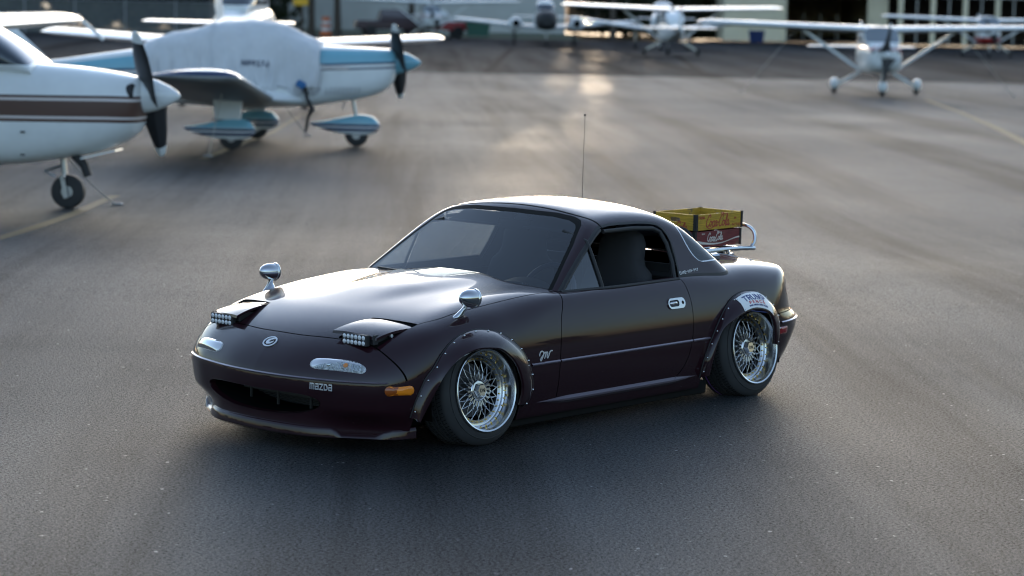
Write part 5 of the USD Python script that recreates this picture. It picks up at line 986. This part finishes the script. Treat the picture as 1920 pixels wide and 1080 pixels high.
# cover with folds
cs = [(1.30, .84, 1.67, .62, 3.2), (1.22, .72, 1.72, .645, 3.2), (.93, .68, 1.84, .65, 3.0), (.66, .70, 1.97, .65, 2.8), (.25, .72, 2.03, .65, 2.7), (-.33, .70, 1.97, .645, 2.7), (-.91, .70, 1.85, .60, 2.8), (-1.55, .78, 1.64, .52, 2.8), (-1.66, .82, 1.57, .48, 2.6)]
cm = fus_grid(cs, 120, 110); V = np.array(cm.vertices); nn = np.array(cm.vertex_normals); fo = meshkit.fbm(V*[2.6, 2.6, .8], 4, 3)-.5; f2 = meshkit.fbm(V*[9, 4, 1.6]+9, 3, 5)-.5; droop = np.clip((1.85-V[:, 2])/.7, .12, 1)
V = V+nn*(fo*.12+f2*.20*droop)[:, None]; V[:, 2] += (V[:, 2] < .95)*(meshkit.fbm(V*[2.2, 0, 0]+4, 3, 8)-.5)*.30; cm = trimesh.Trimesh(V, cm.faces, process=False)
M_cover = pm('grey_cover_cloth', (.60, .61, .63), .85, noise=(3, .10), bump=(40, .004))
cv = obj('fabric_cover', cm, M_cover, None, True); cv = UsdGeom.Mesh(cv); cv.AddTranslateOp().Set(Gf.Vec3d(*locB)); cv.AddRotateZOp().Set(math.degrees(rotB)); tag(cv, 'grey fabric cover draped over the cabin of the blue and white plane', 'cover')
lt = meshkit.text_mesh('N9917J', .085, .004, True); b_ = lt.bounds; lt.apply_translation((.05, 0, 0)); from scipy.spatial import cKDTree
lt = place(lt, (1, 0, -.02), (.02, 0, 1), (0, -1, 0), (0, -.690, 1.31)); CV = np.array(cm.vertices); CV = CV[CV[:, 1] < -.3]; kd = cKDTree(CV[:, [0, 2]]); lv = np.array(lt.vertices); dd_, ii_ = kd.query(lv[:, [0, 2]], k=4); lv[:, 1] = CV[ii_, 1].min(1)-.006+(lv[:, 1]+.690); lt.vertices = lv; obj('registration', lt, M_navy, cv)
obj('seam', tube([(-.46, *(np.array([c*.664, 1.335+s*.64]))) for c, s in zip(*superel(60, 2.55))], .008, 5, closed=True), M_cover, cv)
sp_ = thing('cover_strap', 'blue and black strap hanging from the grey cover', 'strap', locB, rotB); obj('strap_web', tube([(1.08, -.66, .98), (1.12, -.66, .80), (1.20, -.64, .62), (1.14, -.64, .52), (1.10, -.64, .26)], [.04, .03, .045, .03, .025], 8), M_black, sp_); obj('strap_tab', box((.16, .04, .12), (1.02, -.665, 1.02), rotm((0, 1, 0), .5)[:3, :3], bevel=.02), pm('strap_blue', (.02, .12, .30), .6), sp_)
for sy in (1, -1):
    w = wing_mesh((.62, sy*.5, .74, 1.62), (.62, sy*4.75, 1.26, 1.62), .16); V = np.array(w.vertices); zr_w = .74+(np.abs(V[:, 1])-.5)/4.25*.42
    fn_t = lambda V: V[:, 2]-(.74+(np.abs(V[:, 1])-.5)/4.25*.52)-.010
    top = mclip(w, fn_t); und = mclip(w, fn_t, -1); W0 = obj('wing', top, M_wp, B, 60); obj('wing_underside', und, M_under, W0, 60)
    tw = mclip(top, lambda V: np.minimum(np.abs(V[:, 1])-4.52, .075-fn_t(V))); tw.vertices = np.array(tw.vertices)+[0, sy*.004, .003]; obj('tip_stripe', tw, M_navy, W0, 60)
    obj('wing_fillet', wing_mesh((1.02, sy*.45, .74, 2.0), (.62, sy*1.15, .80, 1.62), .14, False), M_wp, B, 60)
    obj('main_leg', trimesh.convex.convex_hull([(x-.04, sy*1.45+y, z) for x, y, z in [(dx, dy, .92) for dx in (-.24, .24) for dy in (-.07, .07)]+[(dx, dy, .48) for dx in (-.20, .20) for dy in (-.06, .06)]]), M_wp, B); pant(B, -.04, sy*1.45, M_sky, 1.12, .19, True, .30); gear_wheel(B, .02, sy*1.45, .19, .14)
    obj('stabiliser', wing_mesh((-3.6, sy*.1, 1.16, .78), (-3.7, sy*1.6, 1.16, .70), .1), M_wp, B, 50)
obj('tail_fin', wing_mesh((-3.1, 0, 1.22, 1.3), (-4.3, 0, 2.35, .6), .1, True, True), M_wp, B, 50)
propeller(B, 2.46, 1.39, .94, .85, M_prop, M_sky, .44, .20); pant(B, 1.80, 0, M_sky, 1.12, .19, True, .33); gear_wheel(B, 1.86, 0, .19, .13); obj('nose_strut', [bar((1.78, 0, .85), (1.86, 0, .44), .032, 10), bar((1.66, 0, .80), (1.62, 0, .60), .012, 6)], M_alu, B)
obj('antenna', flatbar((-2.3, 0, 1.66), (-2.75, 0, 2.05), .015, .06), M_wp, B)
rope('rope tied from the near wing of the blue and white plane to the apron', toW(locB, rotB, (.10, -3.0, .95)), toW(locB, rotB, (-.05, -3.35, 0)), .0); rope('rope tied from the far wing of the blue and white plane to the apron', toW(locB, rotB, (.05, 2.6, .90)), toW(locB, rotB, (.72, 2.8, 0)), .0)
# ---- C: low wing plane behind, seen from the tail
def low_wing(name, label, s, t, yaw, half=4.6, zw=1.2, dih=.30, twin=False, tailz=None, fin=True, group=None, body_mat=M_wp, chord=1.55, noseblack=False, prop=True):
    o = W(s, t); p = thing(name, label, 'plane', o, yaw, group)
    f = obj('fuselage', fus_grid([(2.5, zw+.15, zw+.55, .22, 2.2), (2.2, zw-.02, zw+.80, .45, 2.5), (1.0, zw-.10, zw+.95, .58, 2.8), (-.8, zw-.08, zw+.92, .56, 2.6), (-2.6, zw+.12, zw+.78, .30, 2.3), (-4.4, zw+.32, zw+.6, .08, 2)], 32, 40), body_mat, p, 50)
    c = fus_grid([(1.25, zw+.85, zw+.93, .40, 2.3), (.7, zw+.7, zw+1.30, .50, 2.5), (.2, zw+.7, zw+1.48, .52, 2.6), (-.9, zw+.7, zw+1.42, .50, 2.5), (-2.0, zw+.7, zw+.95, .35, 2.3)], 32, 30)
    wn = lambda V: np.minimum(np.minimum(V[:, 2]-zw-.94, zw+1.30-V[:, 2]), .03+np.abs(((V[:, 0]+.2) % .85)-.42)*-.0+.2); obj('windows', mclip(c, wn), M_win, f, 50); obj('cabin', mclip(c, wn, -1), body_mat, f, 50)
    for sy in (1, -1): 
        obj('wing', wing_mesh((.75, sy*.5, zw, chord), (.62, sy*half, zw+dih, chord*.8), .16), M_wp, p, 60); tz = tailz or zw+.55; obj('stabiliser', wing_mesh((-3.5, sy*.1, tz, .8), (-3.6, sy*1.6, tz+.02, .65), .11), M_wp, p, 50)
        ym = 1.65 if twin else 1.4
        obj('main_leg', bar((.1, sy*ym, zw), (.1, sy*ym, .2), .06, 8), M_alu if not twin else M_black, p); gear_wheel(p, .1, sy*ym, .23, .17)
        if twin:
            n = obj('engine_nacelle', fus_grid([(1.75, zw+.05, zw+.45, .20, 2.2), (1.5, zw-.12, zw+.52, .36, 2.5), (.6, zw-.16, zw+.48, .40, 2.5), (-.6, zw-.02, zw+.30, .2, 2.2)], 24, 24).apply_translation((0, sy*ym, 0)), M_wp, p, 50); obj('inlet', revolve([(.001, 0), (.2, 0)], 16, 'x').apply_translation((1.76, sy*ym, zw+.25)), M_dark, n)
    if fin: obj('tail_fin', wing_mesh((-3.0, 0, zw+.6, 1.3), (-3.8, 0, zw+1.3, .65), .1, True, True), M_wp, p, 50)
    obj('nose_strut', bar((1.6, 0, zw), (1.65, 0, .2), .04, 8), M_alu, p); gear_wheel(p, 1.65, 0, .18, .14)
    if prop: propeller(p, 2.5, zw+.35, .9, .3)
    if noseblack: obj('nose_cover', fus_grid([(2.52, zw+.12, zw+.6, .26, 2.3), (2.2, zw-.05, zw+.84, .48, 2.5), (1.3, zw-.14, zw+.97, .60, 2.8)], 28, 14), M_black, p, 50)
    return p
AWAY = math.atan2(FH[1], FH[0]); NEAR = AWAY+math.pi
low_wing('low_wing_plane', 'white low wing plane seen from its tail, standing behind the covered plane', 55, -6.2, AWAY-.02, 4.55, 1.38, .26, tailz=1.95)
low_wing('twin_plane', 'white twin engined plane facing us, its roof glowing in the sunset glare', 133, 1.5, NEAR+.05, 5.0, .95, .40, twin=True, noseblack=True, prop=False)
low_wing('low_wing_plane', 'white low wing plane standing behind the high wing plane with tail towards us', 127, 7.6, NEAR-.1, 4.9, 1.0, .55)
# ---- high wing planes
def high_wing(name, label, s, t, yaw, half=5.4, detail=False, trim=M_redl, group=None, zw=2.02, beacon=False, red=False):
    o = W(s, t); p = thing(name, label, 'plane', o, yaw, group)
    sec = [(1.95, .98, 1.40, .30, 2.4), (1.88, .84, 1.50, .42, 2.5), (1.5, .70, 1.55, .52, 2.8), (1.0, .62, 1.58, .56, 3.0), (0, .60, 1.58, .58, 3.0), (-1.4, .66, 1.55, .50, 2.8), (-3.4, 1.0, 1.48, .22, 2.3), (-4.8, 1.18, 1.42, .07, 2)]
    f = painted('fuselage', fus_grid(sec, 40, 50), M_wp, p, [('trim_line', trim, const(1.36), const(1.40))]+([('red_belly', M_redl, const(.5), const(1.0))] if red else []))
    c = fus_grid([(1.15, 1.45, 1.56, .48, 2.6), (.75, 1.4, 1.85, .54, 3.0), (.45, 1.4, 2.04, .54, 3.2), (-.9, 1.4, 2.06, .52, 3.2), (-2.3, 1.4, 1.62, .34, 2.5)], 40, 36)
    wsn = lambda V: np.minimum(np.minimum(V[:, 0]-.50, 1.12-V[:, 0]), np.minimum(V[:, 2]-1.585, .50-np.abs(V[:, 1])+0*V[:, 0])); sw = lambda V: np.minimum(np.minimum(np.minimum(V[:, 2]-1.62, 1.94-V[:, 2]), np.minimum(V[:, 0]+1.5, .40-V[:, 0])), np.abs(V[:, 0]+.35)-.04)
    a = mclip(c, wsn); r = mclip(c, wsn, -1); b2 = mclip(r, sw); r = mclip(r, sw, -1); obj('cabin', r, M_wp, f, 50); obj('windscreen', a, pm('plane_windscreen', (.16, .18, .20), .12, coat=1.0), f, 50); obj('side_window', b2, M_win, f, 50)
    for sy in (1, -1):
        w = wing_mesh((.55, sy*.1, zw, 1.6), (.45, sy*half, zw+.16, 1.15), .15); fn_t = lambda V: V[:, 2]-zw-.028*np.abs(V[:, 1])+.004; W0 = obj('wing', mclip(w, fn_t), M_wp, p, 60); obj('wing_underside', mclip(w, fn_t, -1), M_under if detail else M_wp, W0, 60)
        obj('wing_strut', flatbar((.05, sy*.56, .74), (.0, sy*2.35, zw+.03), .09, .045, (1, 0, 0)), M_wp, p); obj('stabiliser', wing_mesh((-3.75, sy*.06, 1.33, .95), (-3.95, sy*1.72, 1.33, .65), .11), M_wp, p, 50)
        obj('main_leg', flatbar((-.35, sy*.45, .68), (-.35, sy*1.22, .24), .10, .03, (1, 0, 0)), M_wp if detail else M_alu, p); gear_wheel(p, -.35, sy*1.25, .20, .15)
        if detail: pant(p, -.37, sy*1.25, M_wp, .95, .19, False, .27)
    obj('tail_fin', wing_mesh((-3.5, 0, 1.4, 1.35), (-4.35, 0, 2.15, .62), .1, True, True), M_wp, p, 50)
    if beacon: obj('beacon', revolve([(.001, .10), (.04, .08), (.06, 0), (.001, 0)][::-1], 12).apply_translation((-4.55, 0, 2.17)), M_amber, p)
    obj('nose_strut', bar((1.25, 0, .8), (1.32, 0, .2), .035, 8), M_alu, p); gear_wheel(p, 1.32, 0, .18, .14)
    if detail:
        pant(p, 1.32, 0, M_wp, .8, .17, False, .25)
        for sy in (1, -1): q = obj('cowl_inlet', revolve([(.115, .0), (.135, .025), (.15, 0), (.15, -.06)], 20, 'x').apply_transform(np.diag([1, 1.35, .62, 1])).apply_translation((1.90, sy*.235, 1.30)), M_wp, p); obj('inlet_throat', revolve([(.001, 0), (.13, 0)], 20, 'x').apply_transform(np.diag([1, 1.4, .62, 1])).apply_translation((1.915, sy*.235, 1.30)), M_dark, q)
        obj('chin_inlet', box((.04, .22, .10), (1.80, 0, .84), bevel=.02), M_dark, p); obj('cowl_trim', [tube([(1.80, c*.47, 1.18+s*.33) for c, s in zip(*superel(40, 2.6)) if s > .2], .012, 6)], M_redl, p)
    propeller(p, 1.98, 1.22, .95, -.10 if detail else .4, M_prop, M_wp, .24, .14); return p
sI, tI = 73.5, (1634-960)/FPX*73.5
rI = NEAR-.02
high_wing('strutted_plane', 'white high wing plane with wing struts facing us on the apron edge', sI, tI, rI, 5.5, True, zw=1.92)
locI = W(sI, tI)
for a, b, lab in (((.0, -2.4, 2.0), (.3, -4.1, 0), 'slack tie down rope left of the strutted high wing plane'), ((.0, 2.4, 2.0), (.3, 4.1, 0), 'slack tie down rope right of the strutted high wing plane')): rope(lab, toW(locI, rI, a), toW(locI, rI, b), .0)
high_wing('high_wing_plane', 'white high wing plane seen from its tail with orange beacon on its fin', 114, (1247-960)/FPX*114, AWAY+.03, 5.2, False, M_pale, zw=2.12, beacon=True)
high_wing('high_wing_plane', 'white high wing plane standing in front of the parked trucks at far left', 146, -5.2, NEAR+.15, 5.4, False, M_redl, zw=2.15)
high_wing('high_wing_plane', 'reddish bottomed white high wing plane before the open hangar at right edge', 124, 24.0, NEAR-.08, 5.4, False, M_redl, zw=1.8, red=True)
